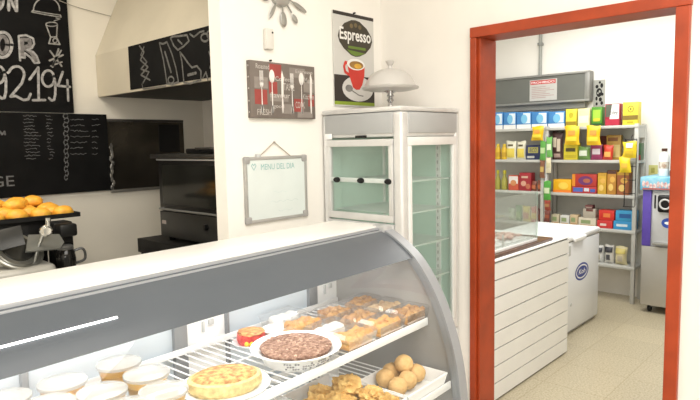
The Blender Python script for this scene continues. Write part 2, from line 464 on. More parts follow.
for k in range(120):
    a, r = random.uniform(0, 2*PI), .088*math.sqrt(random.random())
    q = random.uniform(.002, .0055); g.blob((r*math.cos(a), r*math.sin(a), .0435-.9*r*r), q, q, q*.7, .25, 3, 1)
part(ck, 'nut_crumbs', g, mat('nut_crumbs', (.60, .42, .32), .8, col2=(.30, .16, .10), sc=120), True, False)
# pastry boxes
def pbox(u, v, label, fm, kind, fname='pastries'):
    t = thing('pastry_box', label, 'pastry box', D(u, v, ZS), CR, 'clear boxes of pastries')
    g = G(); w, h, dp = .062, .042, .04
    b = [(-.054, -.034, 0), (.054, -.034, 0), (.054, .034, 0), (-.054, .034, 0)]; tt = [(-w, -dp, .036), (w, -dp, .036), (w, dp, .036), (-w, dp, .036)]
    g.quad(*b)
    for i in range(4): g.quad(b[i], b[(i+1) % 4], tt[(i+1) % 4], tt[i])
    part(t, 'box_base', g, CLEAR, False, False)
    g = G(); l0 = [(-w-.003, -dp-.003, .0365), (w+.003, -dp-.003, .0365), (w+.003, dp+.003, .0365), (-w-.003, dp+.003, .0365)]
    l1 = [(-.054, -.034, .046), (.054, -.034, .046), (.054, .034, .046), (-.054, .034, .046)]
    for i in range(4): g.quad(l0[i], l0[(i+1) % 4], l1[(i+1) % 4], l1[i])
    g.quad(*l1)
    part(t, 'lid', g, CLEAR, False, False)
    g = G()
    if kind == 'w':
        for i in (-1, 0, 1): g.blob((i*.032, 0, .022), .018, .028, .019, .1, 2, 2)
    else:
        g.box(-.051, .051, -.031, .031, .003, .018, .004)
        for i in range(5):
            for j in range(3):
                g.blob((-.04+i*.02+random.uniform(-.004, .004), -.022+j*.022, .023+random.uniform(-.003, .006)), .013, .014, .013, .4, 2.5, 2)
    part(t, fname, g, fm, True, False)
WHITEC = mat('white_icing', (.92, .9, .86), .5, n=.05, sc=20)
for a in [(-.355, .045, 'clear box of orange pastries at the back, next to the white bowl', PASTO, 'p'),
          (-.345, -.05, 'clear box of white iced pastries, between two orange ones', WHITEC, 'w'),
          (-.352, -.139, 'clear box of orange pastries on the shelf edge beside the brown cake', PASTO, 'p'),
          (-.345, .135, 'clear box of white iced pastries against the rear doors', WHITEC, 'w'),
          (-.212, .045, 'clear box of golden brown pastries at the back, in the middle column', PASTB, 'p'),
          (-.212, -.048, 'clear box of brown pastries at the centre of the pastry boxes', PASTB, 'p'),
          (-.214, -.139, 'clear box of golden pastries on the shelf edge, middle of the front row', PASTO, 'p'),
          (-.079, .045, 'clear box of brown pastries in the back corner by the end panel', PASTB, 'p'),
          (-.079, -.046, 'clear box of pale pastries beside the end panel, middle row', PASTP, 'p'),
          (-.081, -.139, 'clear box of golden pastries at the front corner by the end panel', PASTB, 'p')]: pbox(*a)
# ------------------------------------------------------------------ lower shelf food
ZL = .869
def tray(u0, u1, v0, v1, h, label, m, name='food_tray'):
    cu, cv = (u0+u1)/2, (v0+v1)/2; a, b = (u1-u0)/2, (v1-v0)/2
    t = thing(name, label, 'tray', D(cu, cv, ZL), CR)
    g = G(); i = .008
    B = [(-a+i, -b+i, 0), (a-i, -b+i, 0), (a-i, b-i, 0), (-a+i, b-i, 0)]; T = [(-a, -b, h), (a, -b, h), (a, b, h), (-a, b, h)]
    g.quad(*B)
    for k in range(4): g.quad(B[k], B[(k+1) % 4], T[(k+1) % 4], T[k])
    o = part(t, 'tray_wall', g, m, False, False)
    md = o.modifiers.new('thick', 'SOLIDIFY'); md.thickness = .0025
    g = G().tube([Vector(p) for p in T], .0035, 6, True)
    part(t, 'rim', g, m, True, False)
    return t
tray(-.262, -.055, -.258, -.085, .036, 'white tray holding round fried balls beside the end panel', WHITEP)
tray(-.47, -.272, -.258, .02, .036, 'white tray holding craggy breaded pieces', WHITEP)
tray(-.74, -.49, -.25, .0, .05, 'cloudy plastic tray under the brown cake, left of the breaded pieces', LID)
bl = [(-.135, -.112, .9, 'at the back left of the tray'), (-.092, -.118, .9, 'at the back right corner of the tray'),
      (-.098, -.178, .9, 'at the right front, beside the end panel'), (-.157, -.186, .9, 'in the middle of the front row'),
      (-.213, -.19, .9, 'at the front left of the tray'), (-.185, -.125, .9, 'at the left end of the back row'), (-.13, -.155, .934, 'on top of the pile')]
for u, v, z, s in bl:
    o = solo('fried_ball', G().blob(D(u, v, z), .0285, .0285, .0275, .05, 2.5, 3), BALL, D(u, v, z-.0275), 'round breaded fried ball ' + s, 'fried ball', 'fried balls in the tray')
for i, (u, v, z, s) in enumerate([(-.30, -.075, .897, 'at the back right'), (-.31, -.165, .9, 'in the middle of the right side'), (-.38, -.05, .897, 'at the back'), (-.385, -.12, .902, 'at the centre'),
                                  (-.315, -.225, .895, 'at the front right corner'), (-.40, -.205, .897, 'at the front left'), (-.43, -.075, .895, 'at the left end'), (-.345, -.11, .93, 'highest of the heap')]):
    solo('breaded_piece', G().blob(D(u, v, z), .036, .038, .026, .45, 2.2, 4), CRUST, D(u, v, z-.026), 'craggy golden breaded piece ' + s + ' of the white tray', 'fried food', 'breaded pieces in the tray')

# ------------------------------------------------------------------ wall with pictures (plane y = 1.91, faces -y)
def OA(x, z, off=.0): return Vector((x, YA-off, z))
# cutlery canvas
t = thing('kitchen_canvas', 'grey and red printed canvas of cutlery hung on the wall', 'wall art', (1.656, YA, 1.705))
part(t, 'board', G().box(1.477, 1.836, YA-.022, YA, 1.707, 1.936, .002), mat('canvas_taupe', (.175, .145, .125), .7, n=.15, sc=14), True)
o0 = OA(1.477, 1.707, .0225)
def flat(g): return g
CRD, CGY = mat('canvas_red', (.33, .06, .05), .7, n=.2, sc=20), mat('canvas_grey', (.27, .235, .21), .7, n=.15, sc=20)
for r in [(.10, .165, .165, .222), (.02, .085, .055, .115), (.232, .285, .03, .085), (.315, .352, .055, .105), (.095, .14, .1, .15)]: part(t, 'red_patch', G().rect(*r, o0, VX, VZ), CRD, False)
for r in [(.02, .09, .12, .165), (.1, .2, .07, .1), (.21, .3, .175, .215), (.29, .352, .115, .16), (.16, .23, .02, .06), (.25, .34, .005, .03)]: part(t, 'grey_patch', G().rect(*r, o0, VX, VZ, .0001), CGY, False)
LET = mat('canvas_lettering', (.50, .46, .42), .7, n=.15, sc=40)
for s_, x, y, w, h in [('Roasted', .03, .198, .07, .02), ('FRESH', .03, .012, .075, .024), ('Coffee', .13, .155, .08, .018), ('TASTE', .175, .118, .06, .03), ('Espresso', .245, .19, .10, .02),
                      ('Menu', .295, .155, .055, .024), ('flavour', .1, .085, .11, .022), ('good', .115, .038, .06, .02), ('COOK', .24, .045, .055, .028), ('Kitchen', .285, .085, .065, .022)]:
    part(t, 'lettering', G().text(s_, o0+VX*x+VZ*y, VX, VZ, w, h, .0003, 0, .01), LET, False)
CUT = mat('cutlery_print', (.82, .78, .74), .5, n=.15, sc=30)
def fork(g, cx, y0, L, o, off, r=VX, u=VZ):
    g.poly([(cx-.0032, y0), (cx+.0032, y0), (cx+.0016, y0+L*.62), (cx-.0016, y0+L*.62)], o, r, u, off); g.disc(cx, y0+.014, .006, .016, o, r, u, off)
    g.disc(cx, y0+L*.66, .0095, .016, o, r, u, off)
    for k in (-1.5, -.5, .5, 1.5): g.rect(cx+k*.005-.0015, cx+k*.005+.0015, y0+L*.68, y0+L*.95, o, r, u, off)
def spoon(g, cx, y0, L, o, off, r=VX, u=VZ, k=1):
    g.poly([(cx-.0032, y0), (cx+.0032, y0), (cx+.0016, y0+L*.75), (cx-.0016, y0+L*.75)], o, r, u, off); g.disc(cx, y0+.014, .006, .016, o, r, u, off)
    g.disc(cx, y0+L*.84,   .0145*k, .027*k, o, r, u, off)
def knife(g, cx, y0, L, o, off, r=VX, u=VZ):
    g.disc(cx, y0+L*.2, .0045, L*.2, o, r, u, off)
    g.poly([(cx-.006, y0+L*.38), (cx+.006, y0+L*.38), (cx+.009, y0+L*.85), (cx+.001, y0+L), (cx-.004, y0+L*.9)], o, r, u, off)
for k, (fn, nm) in enumerate([(fork, 'fork'), (spoon, 'spoon'), (knife, 'knife')]*2):
    g = G(); fn(g, .057+k*.055, .022, .178, o0, .0006); part(t, nm, g, CUT, False)
g = G()
for z in (1.73, 1.775, 1.825, 1.87, 1.915): g.lathe([(0, 0), (.0035, 0), (.003, -.002), (0, -.002)], (1.4768, YA-.011, z), 8, 'x')
part(t, 'tack', g, LET, True)
part(t, 'hook', G().lathe([(0, 0), (.004, 0), (.004, -.01), (0, -.01)], (1.6, YA, 1.945), 8, 'y'), BLACK)
# whiteboard
t = thing('whiteboard', 'small whiteboard with grey frame hanging from a string', 'whiteboard', (1.61, YA, 1.28))
x0, x1, z0, z1 = 1.441, 1.782, 1.277, 1.549
part(t, 'writing_surface', G().box(x0+.008, x1-.008, YA-.010, YA-.001, z0+.008, z1-.008), mat('whiteboard_surface', (.70, .76, .74), .25, n=.06, sc=6))
fr = G()
frame4(fr, 'x', x0, x1, z0, z1, .013, YA-.014, YA-.001)
frm = part(t, 'frame', fr, mat('board_frame', (.44, .43, .41), .4, .3, n=.08))
for sx, sz in ((x0, z0), (x1-.026, z0), (x0, z1-.026), (x1-.026, z1-.026)):
    part(frm, 'corner_piece', G().box(sx-.002, sx+.028, YA-.0165, YA-.0005, sz-.002, sz+.028, .006), mat('corner_grey', (.36, .35, .34), .5, n=.05))
g = G().text('MENU DEL DIA', OA(x0+.085, z1-.055, .0106), VX, VZ, .185, .024)
g.stroke([(0, .012), (.006, .02), (.012, .012), (.018, .02), (.024, .012), (.012, -.006), (0, .012)], .0028, OA(x0+.036, z1-.048, .0104), VX, VZ)
part(t, 'lettering', g, mat('teal_marker', (.26, .50, .48), .6, n=.2, sc=60), False)
g = G()
for k in range(4):
    g.stroke([(i*.012, .004*math.sin(i*1.7+k)) for i in range(6+k)], .0012, OA(x0+.13+.02*k, z0+.08-.02*k+.06*(k % 2), .0103), VX, VZ)
part(t, 'faint_marks', g, mat('faint_marker', (.55, .66, .65), .6, n=.2), False)
part(t, 'hanging_string', G().tube([(x0+.075, YA-.008, z1-.002), (1.605, YA-.006, 1.608), (x1-.09, YA-.008, z1-.002)], .002, 6), mat('string', (.42, .36, .28), .8, n=.2))
part(t, 'nail', G().lathe([(0, 0), (.004, 0), (.004, -.012), (0, -.012)], (1.605, YA, 1.607), 8, 'y'), STEEL)
part(t, 'clip', G().box(x0+.062, x0+.082, YA-.018, YA-.001, z1-.004, z1+.012, .003), LGREY)
# thermostat
t = thing('wall_sensor_box', 'small white plastic box with dark dot on the white wall', 'wall box', (1.588, YA, 1.985))
part(t, 'case', G().box(1.567, 1.610, YA-.022, YA-.001, 1.988, 2.072, .006), mat('sensor_white', (.70, .68, .63), .4, n=.04))
part(t, 'dot', G().lathe([(0, 0), (.0042, 0), (.0042, -.002), (0, -.002)], (1.601, YA-.0215, 2.056), 10, 'y'), BLACK, label='small dark dot')
# cutlery clock
CX, CZ = 1.662, 2.225
t = thing('cutlery_clock', 'metal wall clock with rays made of spoons, knives and forks', 'wall clock', (CX, YA, CZ))
part(t, 'dial', G().lathe([(0, -.001), (.055, -.001), (.055, -.012), (.048, -.016), (0, -.014)], (CX, YA, CZ), 36, 'y'), mat('clock_metal', (.42, .42, .40), .3, .75, n=.1))
ks = [(202, 'spoon', .105, .8), (239, 'knife', .124, 1), (276, 'spoon', .128, 1.25), (309, 'spoon', .146, .85), (339, 'knife', .15, 1.2), (14, 'fork', .14, 1), (48, 'spoon', .14, 1), (85, 'knife', .14, 1), (122, 'fork', .14, 1), (163, 'spoon', .14, 1)]
for an, nm, L, k in ks:
    g = G(); pts = {'spoon': [(.0, .004), (L*.55, .0035), (L*.6, .005)], 'knife': [(0, .004), (L*.5, .004)], 'fork': [(0, .004), (L*.6, .004)]}[nm]
    g.tube([(0.05, 0, 0), (L*.62, 0, 0)], .0035, 6)
    if nm == 'spoon': g.blob((L*.82, 0, 0), .025*k, .0135*k, .004, 0, 1, 3)
    elif nm == 'knife': g.blob((L*.75, 0, 0),   .036*k, .0085*k, .0022, 0, 1, 3)
    else:
        g.blob((L*.68, 0, 0), .02, .012, .003, 0, 1, 2)
        for j in (-1, 0, 1): g.tube([(L*.75, j*.007, 0), (L, j*.007, 0)], .0018, 5)
    g.xf(Matrix.Translation((CX, YA-.012, CZ)) @ Matrix.Rotation(PI/2, 4, 'X') @ Matrix.Rotation(math.radians(an), 4, 'Z'))
    part(t, nm, g, mat('clock_cutlery', (.40, .40, .38), .3, .8, n=.1) if an == 202 else bpy.data.materials['clock_cutlery'])
# espresso poster
t = thing('espresso_poster', 'tall coffee poster reading Espresso with a red cup', 'poster', (2.117, YA, 1.77))
px0, px1, pz0, pz1 = 1.975, 2.262, 1.772, 2.207
part(t, 'sheet', G().box(px0, px1, YA-.008, YA-.001, pz0, pz1), mat('poster_paper', (.60, .59, .56), .6, n=.05, sc=5))
o0 = OA(px0, pz0, .0085); W, Hh = px1-px0, pz1-pz0
DK = mat('poster_dark', (.03, .022, .018), .5, n=.2); GRN = mat('poster_green', (.26, .36, .03), .5, n=.1)
part(t, 'dark_field', G().rect(0, W, .022, .145, o0, VX, VZ), DK, False)
part(t, 'top_bar', G().rect(0, W, Hh-.016, Hh, o0, VX, VZ), DK, False)
part(t, 'green_band', G().rect(0, W, .006, .022, o0, VX, VZ, .0001), GRN, False)
part(t, 'emblem', G().poly([(.030, .322), (.038, .348), (.075, .385), (.125, .405), (.155, .408), (.185, .404), (.235, .378), (.268, .345), (.275, .318), (.262, .290), (.225, .258), (.18, .240), (.15, .236), (.12, .241), (.07, .268), (.040, .296)], o0, VX, VZ, .0002), mat('emblem_brown', (.045, .035, .02), .5, n=.2), False)
g = G().poly([(.09, .266), (.22, .258), (.185, .246), (.15, .240), (.12, .246)], o0, VX, VZ, .0004).rect(.10, .225, .272, .284, o0, VX, VZ, .0005)
part(t, 'green_ribbon', g, mat('ribbon_green', (.12, .2, .02), .5, n=.1), False)
part(t, 'lettering', G().text('Espresso', o0+VX*.042+VZ*.292, VX, VZ, .222, .075, .0008, 0, .02), mat('poster_white', (.8, .79, .76), .5, n=.03), False)
g = G()
for k in (-1, 0, 1): g.disc(.155+k*.03, .384-.006*abs(k), .012, .011, o0, VX, VZ, .0005, 12)
part(t, 'bean_motif', g, mat('bean_brown', (.16, .12, .05), .5, n=.2), False)
part(t, 'saucer', G().disc(.165, .085, .112, .060, o0, VX, VZ, .0006), mat('saucer_white', (.62, .60, .57), .5, n=.05), False)
g = G().poly([(.088, .205), (.215, .195), (.212, .15), (.195, .105), (.175, .082), (.15, .080), (.128, .09), (.105, .14)], o0, VX, VZ, .001)
pts = [(.10, .2), (.078, .205), (.068, .185), (.075, .16), (.1, .15)]
g.stroke(pts, .014, o0, VX, VZ, .0009)
cup_ = part(t, 'red_cup', g, mat('cup_red', (.62, .035, .02), .4, n=.15, sc=8), False)
part(cup_, 'cup_mouth', G().disc(.152, .2, .064, .027, o0, VX, VZ, .0012), bpy.data.materials['poster_white'], False)
part(cup_, 'coffee', G().disc(.155, .197, .05, .019, o0, VX, VZ, .0014), mat('poster_coffee', (.35, .18, .04), .5, n=.3), False)
part(cup_, 'crema', G().disc(.165, .193, .026, .012, o0, VX, VZ, .0016), mat('poster_crema', (.75, .42, .05), .5, n=.2), False)
g = G().disc(.10, .085, .026, .017, o0, VX, VZ, .0013); g.stroke([(.12, .075), (.17, .055), (.20, .052)], .006, o0, VX, VZ, .0012)
part(t, 'spoon', g, mat('poster_spoon', (.22, .21, .2), .4, n=.3), False)
part(t, 'nail', G().lathe([(0, 0), (.004, 0), (.004, -.012), (0, -.012)], (2.125, YA, pz1+.006), 8, 'y'), BLACK)

# ------------------------------------------------------------------ upright display fridge in the corner
FX0, FX1, FY0, FY1, FZ = 1.89, 2.322, 1.45, 1.903, 1.745
t = thing('display_fridge', 'upright glass display fridge in the corner between poster and doorway', 'fridge', ((FX0+FX1)/2, (FY0+FY1)/2, 0))
part(t, 'base', G().box(FX0, FX1, FY0, FY1, .03, .72, .008).box(FX0+.03, FX1-.03, FY0+.03, FY1-.03, 0, .03), ALUL)
part(t, 'top_box', G().box(FX0+.004, FX1-.004, FY0+.004, FY1, 1.621, FZ-.022, .006), ALUL)
part(t, 'grey_header', G().box(FX0-.001, FX0+.01, FY0+.045, FY1-.016, 1.635, 1.722, .002).box(FX0+.05, FX1-.018, FY0-.001, FY0+.01, 1.635, 1.722, .002), mat('header_grey', (.43, .44, .44), .45, n=.05, sc=4), label='flat grey panels above the glass')
part(t, 'top_rim', G().box(FX0-.003, FX1+.002, FY0-.003, FY1, 1.724, FZ, .008), ALUL)
g = G()
for x, y in ((FX0, FY0), (FX1-.028, FY0), (FX0, FY1-.028), (FX1-.028, FY1-.028)):
    w = .045 if (x == FX0 and y == FY0) else .026
    g.box(x-.0015, x+w, y-.0015, y+w, .721, 1.7235, .012, 3)
part(t, 'corner_post', g, ALUL)
part(t, 'inner_back', G().box(FX0+.03, FX1-.02, FY1-.022, FY1-.012, .72, 1.62).box(FX1-.014, FX1-.006, FY0+.03, FY1-.02, .72, 1.62), MINT, False, label='pale mint inner wall')
part(t, 'inner_floor', G().box(FX0+.02, FX1-.02, FY0+.02, FY1-.02, .72, .735), WHITEP, False)
# side pane with sliding hatch
g = G()
frame4(g, 'y', FY0+.046, FY1-.027, 1.262, 1.612, .022, FX0-.002, FX0+.018, .03)
hatch = part(t, 'hatch', g, ALUL, label='framed glass hatch with three black pulls')
part(hatch, 'pane', G().quad((FX0+.008, FY0+.06, 1.28), (FX0+.008, FY1-.04, 1.28), (FX0+.008, FY1-.04, 1.6), (FX0+.008, FY0+.06, 1.6)), FGLASS, False)
part(hatch, 'cross_rail', G().box(FX0+.001, FX0+.007, FY0+.06, FY1-.04, 1.426, 1.446, .001), mat('pale_rail', (.62, .68, .65), .4, n=.05))
for y in (1.815, 1.672, 1.52):
    part(hatch, 'pull', G().lathe([(0, -.012), (.009, -.012), (.0125, -.004), (.0125, 0), (0, 0)], (FX0, y, 1.435), 14, 'x', 1.5), BLACK, label='black oval finger pull')
lo = part(t, 'lower_side_panel', G().box(FX0, FX0+.012, FY0+.046, FY1-.026, .74, 1.255, .002), LGREY)
part(t, 'badge', G().box(FX0-.003, FX0, 1.635, 1.70, 1.618, 1.629, .001), BLACK, label='small dark name badge')
part(t, 'price_tag', G().box(FX0-.003, FX0, 1.84, 1.885, 1.615, 1.64, .001), WHITEP, label='small white sticker')
# front glass door
g = G()
frame4(g, 'x', FX0+.046, FX1-.027, .736, 1.619, .023, FY0-.002, FY0+.018, .036)
fd = part(t, 'glass_door', g, mat('white_frame', (.78, .78, .76), .4, n=.04))
part(fd, 'pane', G().quad((FX0+.06, FY0+.008, .76), (FX1-.04, FY0+.008, .76), (FX1-.04, FY0+.008, 1.6), (FX0+.06, FY0+.008, 1.6)), FGLASS, False)
for z in (1.43, 1.295, 1.15, .99):
    g = G().box(FX0+.05, FX1-.03, FY0+.024, FY0+.029, z-.003, z+.003).box(FX0+.05, FX1-.03, FY1-.035, FY1-.03, z-.003, z+.003)
    for k in range(14): g.tube([(FX0+.06+k*.026, FY0+.028, z), (FX0+.06+k*.026, FY1-.032, z)], .0022, 5)
    if z > 1.4 or z < 1.3: part(t, 'wire_shelf', g, mat('shelf_wire', (.66, .72, .69), .4, n=.05) if 'shelf_wire' not in bpy.data.materials else bpy.data.materials['shelf_wire'])
    else: g.bm.free()
g = G()
for k in range(24): g.box(FX1-.022, FX1-.0135, FY0+.10, FY0+.106, .8+k*.033, .815+k*.033)
part(t, 'slotted_rail', G().box(FX1-.018, FX1-.0135, FY0+.09, FY0+.116, .74, 1.61), WHITEP, False)
part(t, 'rail_slots', g, LGREY, False)
# cake stand on the fridge
cx, cy = 2.105, 1.675
t = thing('cake_stand', 'domed frosted cake stand on a silver stem on top of the fridge', 'cake stand', (cx, cy, FZ))
part(t, 'stem', G().lathe([(.05, 0), (.048, .006), (.014, .012), (.009, .03), (.017, .042), (.009, .052), (.017, .062), (.011, .072), (.03, .083)], (cx, cy, FZ), 24), mat('chrome', (.6, .6, .6), .15, .95, n=.05), label='turned silver stem and foot')
part(t, 'plate', G().lathe([(0, .083), (.025, .083), (.1, .086), (.128, .093), (.130, .096), (.1, .089), (0, .087)], (cx, cy, FZ), 40), DOMEM)
dm = part(t, 'dome', G().lathe([(.127, .097), (.129, .102), (.116, .106), (.110, .122), (.095, .148), (.072, .167), (.044, .179), (.014, .184), (0, .184)], (cx, cy, FZ), 40), DOMEM)
part(dm, 'knob', G().lathe([(.011, .183), (.009, .196), (.017, .208), (.021, .218), (.012, .222), (0, .222)], (cx, cy, FZ), 20), DOMEM)

# ------------------------------------------------------------------ kitchen
YK = 3.52
def OK_(x, z, off=0): return Vector((x, YK-off, z))
# chalkboards
t = thing('chalkboard', 'large upper chalkboard with big white hand lettering and the digits 92194', 'chalkboard', (.95, YK, 1.8))
part(t, 'board', G().box(.42, 1.446, YK-.02, YK-.001, 1.803, 2.62), BLACKB, False)
# lettering (numbers are metres from the lower right corner region of the board)
def wr(g, pts, w): g.stroke(pts, w, OK_(0, 0, .021), VX, VZ)
def kb(px, py):
    """where on the chalkboards a mark of the writing sits (x, z)"""
    c = Vector((px-350, py-200, f)); k = (YK-.02)/c.dot(AY); return (k*c.dot(AX), 1.6+k*c.dot(AZ))
def kk(pts): return [kb(*p) for p in pts]
def arc(cx, cy, rx, ry, a0, a1, n=14): return [(cx+rx*math.cos(math.radians(a0+(a1-a0)*k/n)), cy+ry*math.sin(math.radians(a0+(a1-a0)*k/n))) for k in range(n+1)]
def nine(x0, x1, y0, y1):
    w, h = x1-x0, y1-y0
    return arc(x0+.45*w, y0+.27*h, .45*w, .27*h, -20, -380, 18)+[(x1-.02*w, y0+.45*h), (x1-.03*w, y0+.8*h), (x1-.12*w, y1-.02*h), (x1-.3*w, y1), (x1-.48*w, y1-.08*h)]
def two(x0, x1, y0, y1):
    w, h = x1-x0, y1-y0
    return [(x0, y0+.2*h)]+arc(x0+.38*w, y0+.25*h, .34*w, .24*h, -160, 15, 10)+[(x0+.62*w, y0+.5*h), (x0+.12*w, y0+.9*h), (x0+.35*w, y0+.88*h), (x0+.68*w, y1), (x0+.9*w, y1-.02*h), (x1, y1-.18*h)]
DG = [nine(-9, 6.2, 66, 98.5), two(7.8, 30.5, 66, 100), [(29.5, 79.5), (38.2, 67.5), (38.6, 100)], nine(42, 55.6, 70.5, 100.5), [(62.6, 72), (57.8, 85.8), (69.8, 86.8)]]
for i, q in enumerate(DG):
    g_ = G(); wr(g_, kk(q), .0135)
    if i == 2: wr(g_, kk([(33, 100.2), (45, 100)]), .0135)
    if i == 4: wr(g_, kk([(67.3, 80), (68.2, 100.8)]), .0125)
    part(t, 'digit', g_, CHALK, False)
CHF = mat('smudged_chalk', (.23, .215, .21), .9, n=.5, sc=50)
for nm, out, fill, w in [('O', arc(2.5, 44.8, 9.2, 12.6, 0, 360, 26), arc(2.5, 44.8, 4.8, 8.5, 0, 360, 20), .0155),
                   ('R', [(20, 60.5), (18.6, 36), (26, 35.2), (33, 38.5), (34, 44), (31.5, 48.2), (27.2, 49.8), (33, 52), (36.5, 56), (39, 62.8), (34.4, 63), (30.5, 57.5), (24.8, 53.2), (24.6, 57.8), (20, 57.2)], [(22.5, 55), (22, 39.5), (29.5, 40), (30, 45.5), (23.5, 47.5), (31, 52.5), (35.5, 60)], .011),
                   ('O', arc(-3, 0, 6.5, 10.5, 0, 360, 22), arc(-3, 0, 3, 7, 0, 360, 16), .011), ('N', [(8.6, 10.5), (8.3, -5), (12, 3), (15.6, 11), (16.9, 11), (16.6, -5)], [(8.6, 8), (9.5, -1), (14, 6.5), (15.5, 2)], .012)]:
    g_ = G(); wr(g_, kk(fill), .02); L_ = part(t, 'chalk_letter', g_, CHF, False)
    g_ = G(); g_.stroke(kk(out), w, OK_(0, 0, .0222), VX, VZ); part(L_, 'outline', g_, CHALK, False)
for nm, strokes in [('cloche_drawing', [([(31.5, 12), (46, 14.8), (61, 17.2), (60.5, 15.2), (46, 13), (32.5, 10.6), (31.5, 12)], .006), ([(33.2, 11)]+arc(46.5, 9.5, 13, 12, 180, 365, 16), .007), ([(56, 18), (60, 19), (54, 21)], .005)]),
                    ('goblet_drawing', [([(46, 25), (50.5, 37), (56.5, 37), (57.2, 25)], .007), (arc(51.6, 24.3, 5.8, 2.1, 0, 360, 14), .006), ([(50.5, 37.5), (48.8, 43.5), (59.8, 44.5), (56.8, 38)], .008), (arc(55, 40.6, 2.2, 2.2, 0, 360, 10), .006)]),
                    ('hash_drawing', [([(50, 51), (61.5, 66)], .010), ([(58.5, 49), (52.5, 67)], .010), ([(49.5, 60.5), (63, 55)], .010), ([(52, 66.5), (61, 50.5)], .009), ([(50.5, 66), (62, 62)], .008)])]:
    g_ = G()
    for q, w in strokes: wr(g_, kk(q), w)
    part(t, nm, g_, mat('drawing_chalk', (.33, .32, .3), .9, n=.5, sc=60) if 'drawing_chalk' not in bpy.data.materials else bpy.data.materials['drawing_chalk'], False)
t = thing('menu_chalkboard', 'lower black menu chalkboard with small dim chalk lists', 'chalkboard', (1.03, YK, 1.34))
part(t, 'board', G().box(.42, 1.637, YK-.02, YK-.001, 1.338, 1.798), BLACKB, False)
random.seed(3)
def scrib(g, x, y, w):
    n = max(4, int(w/1.3)); wr(g, kk([(x+w*k/n, y+random.uniform(-.8, .8)) for k in range(n+1)]), .003)
g_, g2_ = G(), G()
for k in range(14):
    y = 116-.1+k*3.3; scrib(g_, 22.5+random.uniform(0, 2)+k*.15, y, random.uniform(9, 17)); scrib(g2_, 44+random.uniform(0, 3)+k*.3, y, random.uniform(3, 6))
part(t, 'menu_list', g_, CHALKD, False); part(t, 'price_list', g2_, CHALKD, False)
g_, g2_ = G(), G()
for k in range(7): y = 119.5+k*5.7; scrib(g_, 70.5, y, random.uniform(9, 20)); scrib(g2_, 92, y, random.uniform(4, 9))
part(t, 'menu_list', g_, CHALKD, False); part(t, 'price_list', g2_, CHALKD, False)
g_ = G()
for k in range(15): wr(g_, kk(arc(65.5+.9*(k % 2)+.03*k, 116+k*4.4, 2.4-.07*k, 2.4, 20+180*(k % 2), 330+180*(k % 2), 8)), .0055)
part(t, 'vine_drawing', g_, CHALKD, False)
MCH = mat('mid_chalk', (.17, .17, .17), .9, n=.4, sc=60)
x_, z_ = kb(-9, 187.5); part(t, 'lettering', G().text('GE', OK_(x_, z_, .021), VX, VZ, .115, .058, .0002), MCH, False)
g_ = G(); wr(g_, kk([(-3, 134), (0, 131.5), (2, 134.5), (4.5, 131.5), (5, 134.5)]), .009); part(t, 'chalk_squiggle', g_, MCH, False)
# steel splashback
t = thing('splashback', 'dark shiny steel splashback panel behind the oven', 'splashback', (1.95, YK, 1.32))
part(t, 'sheet', G().box(1.642, 2.165, YK-.012, YK, 1.338, 1.755), DSTEEL, False)
SG = mat('strip_grey', (.2, .19, .17), .4, .5, n=.1)
part(t, 'edge_strip', G().box(1.642, 2.165, YK-.016, YK-.001, 1.320, 1.3375, .001), SG)
part(t, 'edge_strip', G().box(1.642, 2.165, YK-.016, YK-.001, 1.7555, 1.772, .001), mat('strip_dark', (.06, .055, .05), .4, .4, n=.1))
part(t, 'patch_plate', G().box(1.98, 2.13, YK-.015, YK-.012, 1.56, 1.74), BLACK, False)
g = G()
for k in range(11): g.blob((1.652+random.uniform(-.006, .012), YK-.013, 1.352+k*.025), .010, .004, .018, .5, 2, 2)
part(t, 'plastic_wrap', g, mat('wrap_grey', (.30, .29, .27), .2, .5, n=.6, sc=30), True)
# hood
t = thing('extractor_hood', 'cream kitchen extractor hood with a chalk-painted black band', 'extractor hood', (1.97, 2.77, 1.9))
HX, H0, H1, YH0 = 1.60, 1.902, 2.147, 2.03
part(t, 'front_lip', G().box(HX, HX+.02, YH0, YK-.002, H0, H1), HOODC, False)
part(t, 'sloping_front', G().prism([(HX, H1), (HX+.355, 2.945), (HX+.375, 2.945), (HX+.02, H1)], 1, YH0, YK-.002), HOODC, False)
part(t, 'dark_underside', G().box(HX+.02, 2.325, YH0, YK-.002, H0+.004, H0+.02), mat('hood_inside', (.01, .009, .008), .6, n=.2), False)
bp = part(t, 'chalk_band', G().box(HX-.004, HX-.0005, 2.05, 3.105, H0+.012, H1+.001), BLACKB, False, label='black painted band with chalk drawings of food')
def HB(y, z): return Vector((HX-.0045, y, z))
o = HB(0, 0)
def hb(px, py):
    c = Vector((px-350, py-200, f)); k = (HX-.0045)/c.dot(AX); return (-k*c.dot(AY), 1.6+k*c.dot(AZ))
HC = mat('hood_chalk', (.15, .145, .135), .9, n=.5, sc=60)
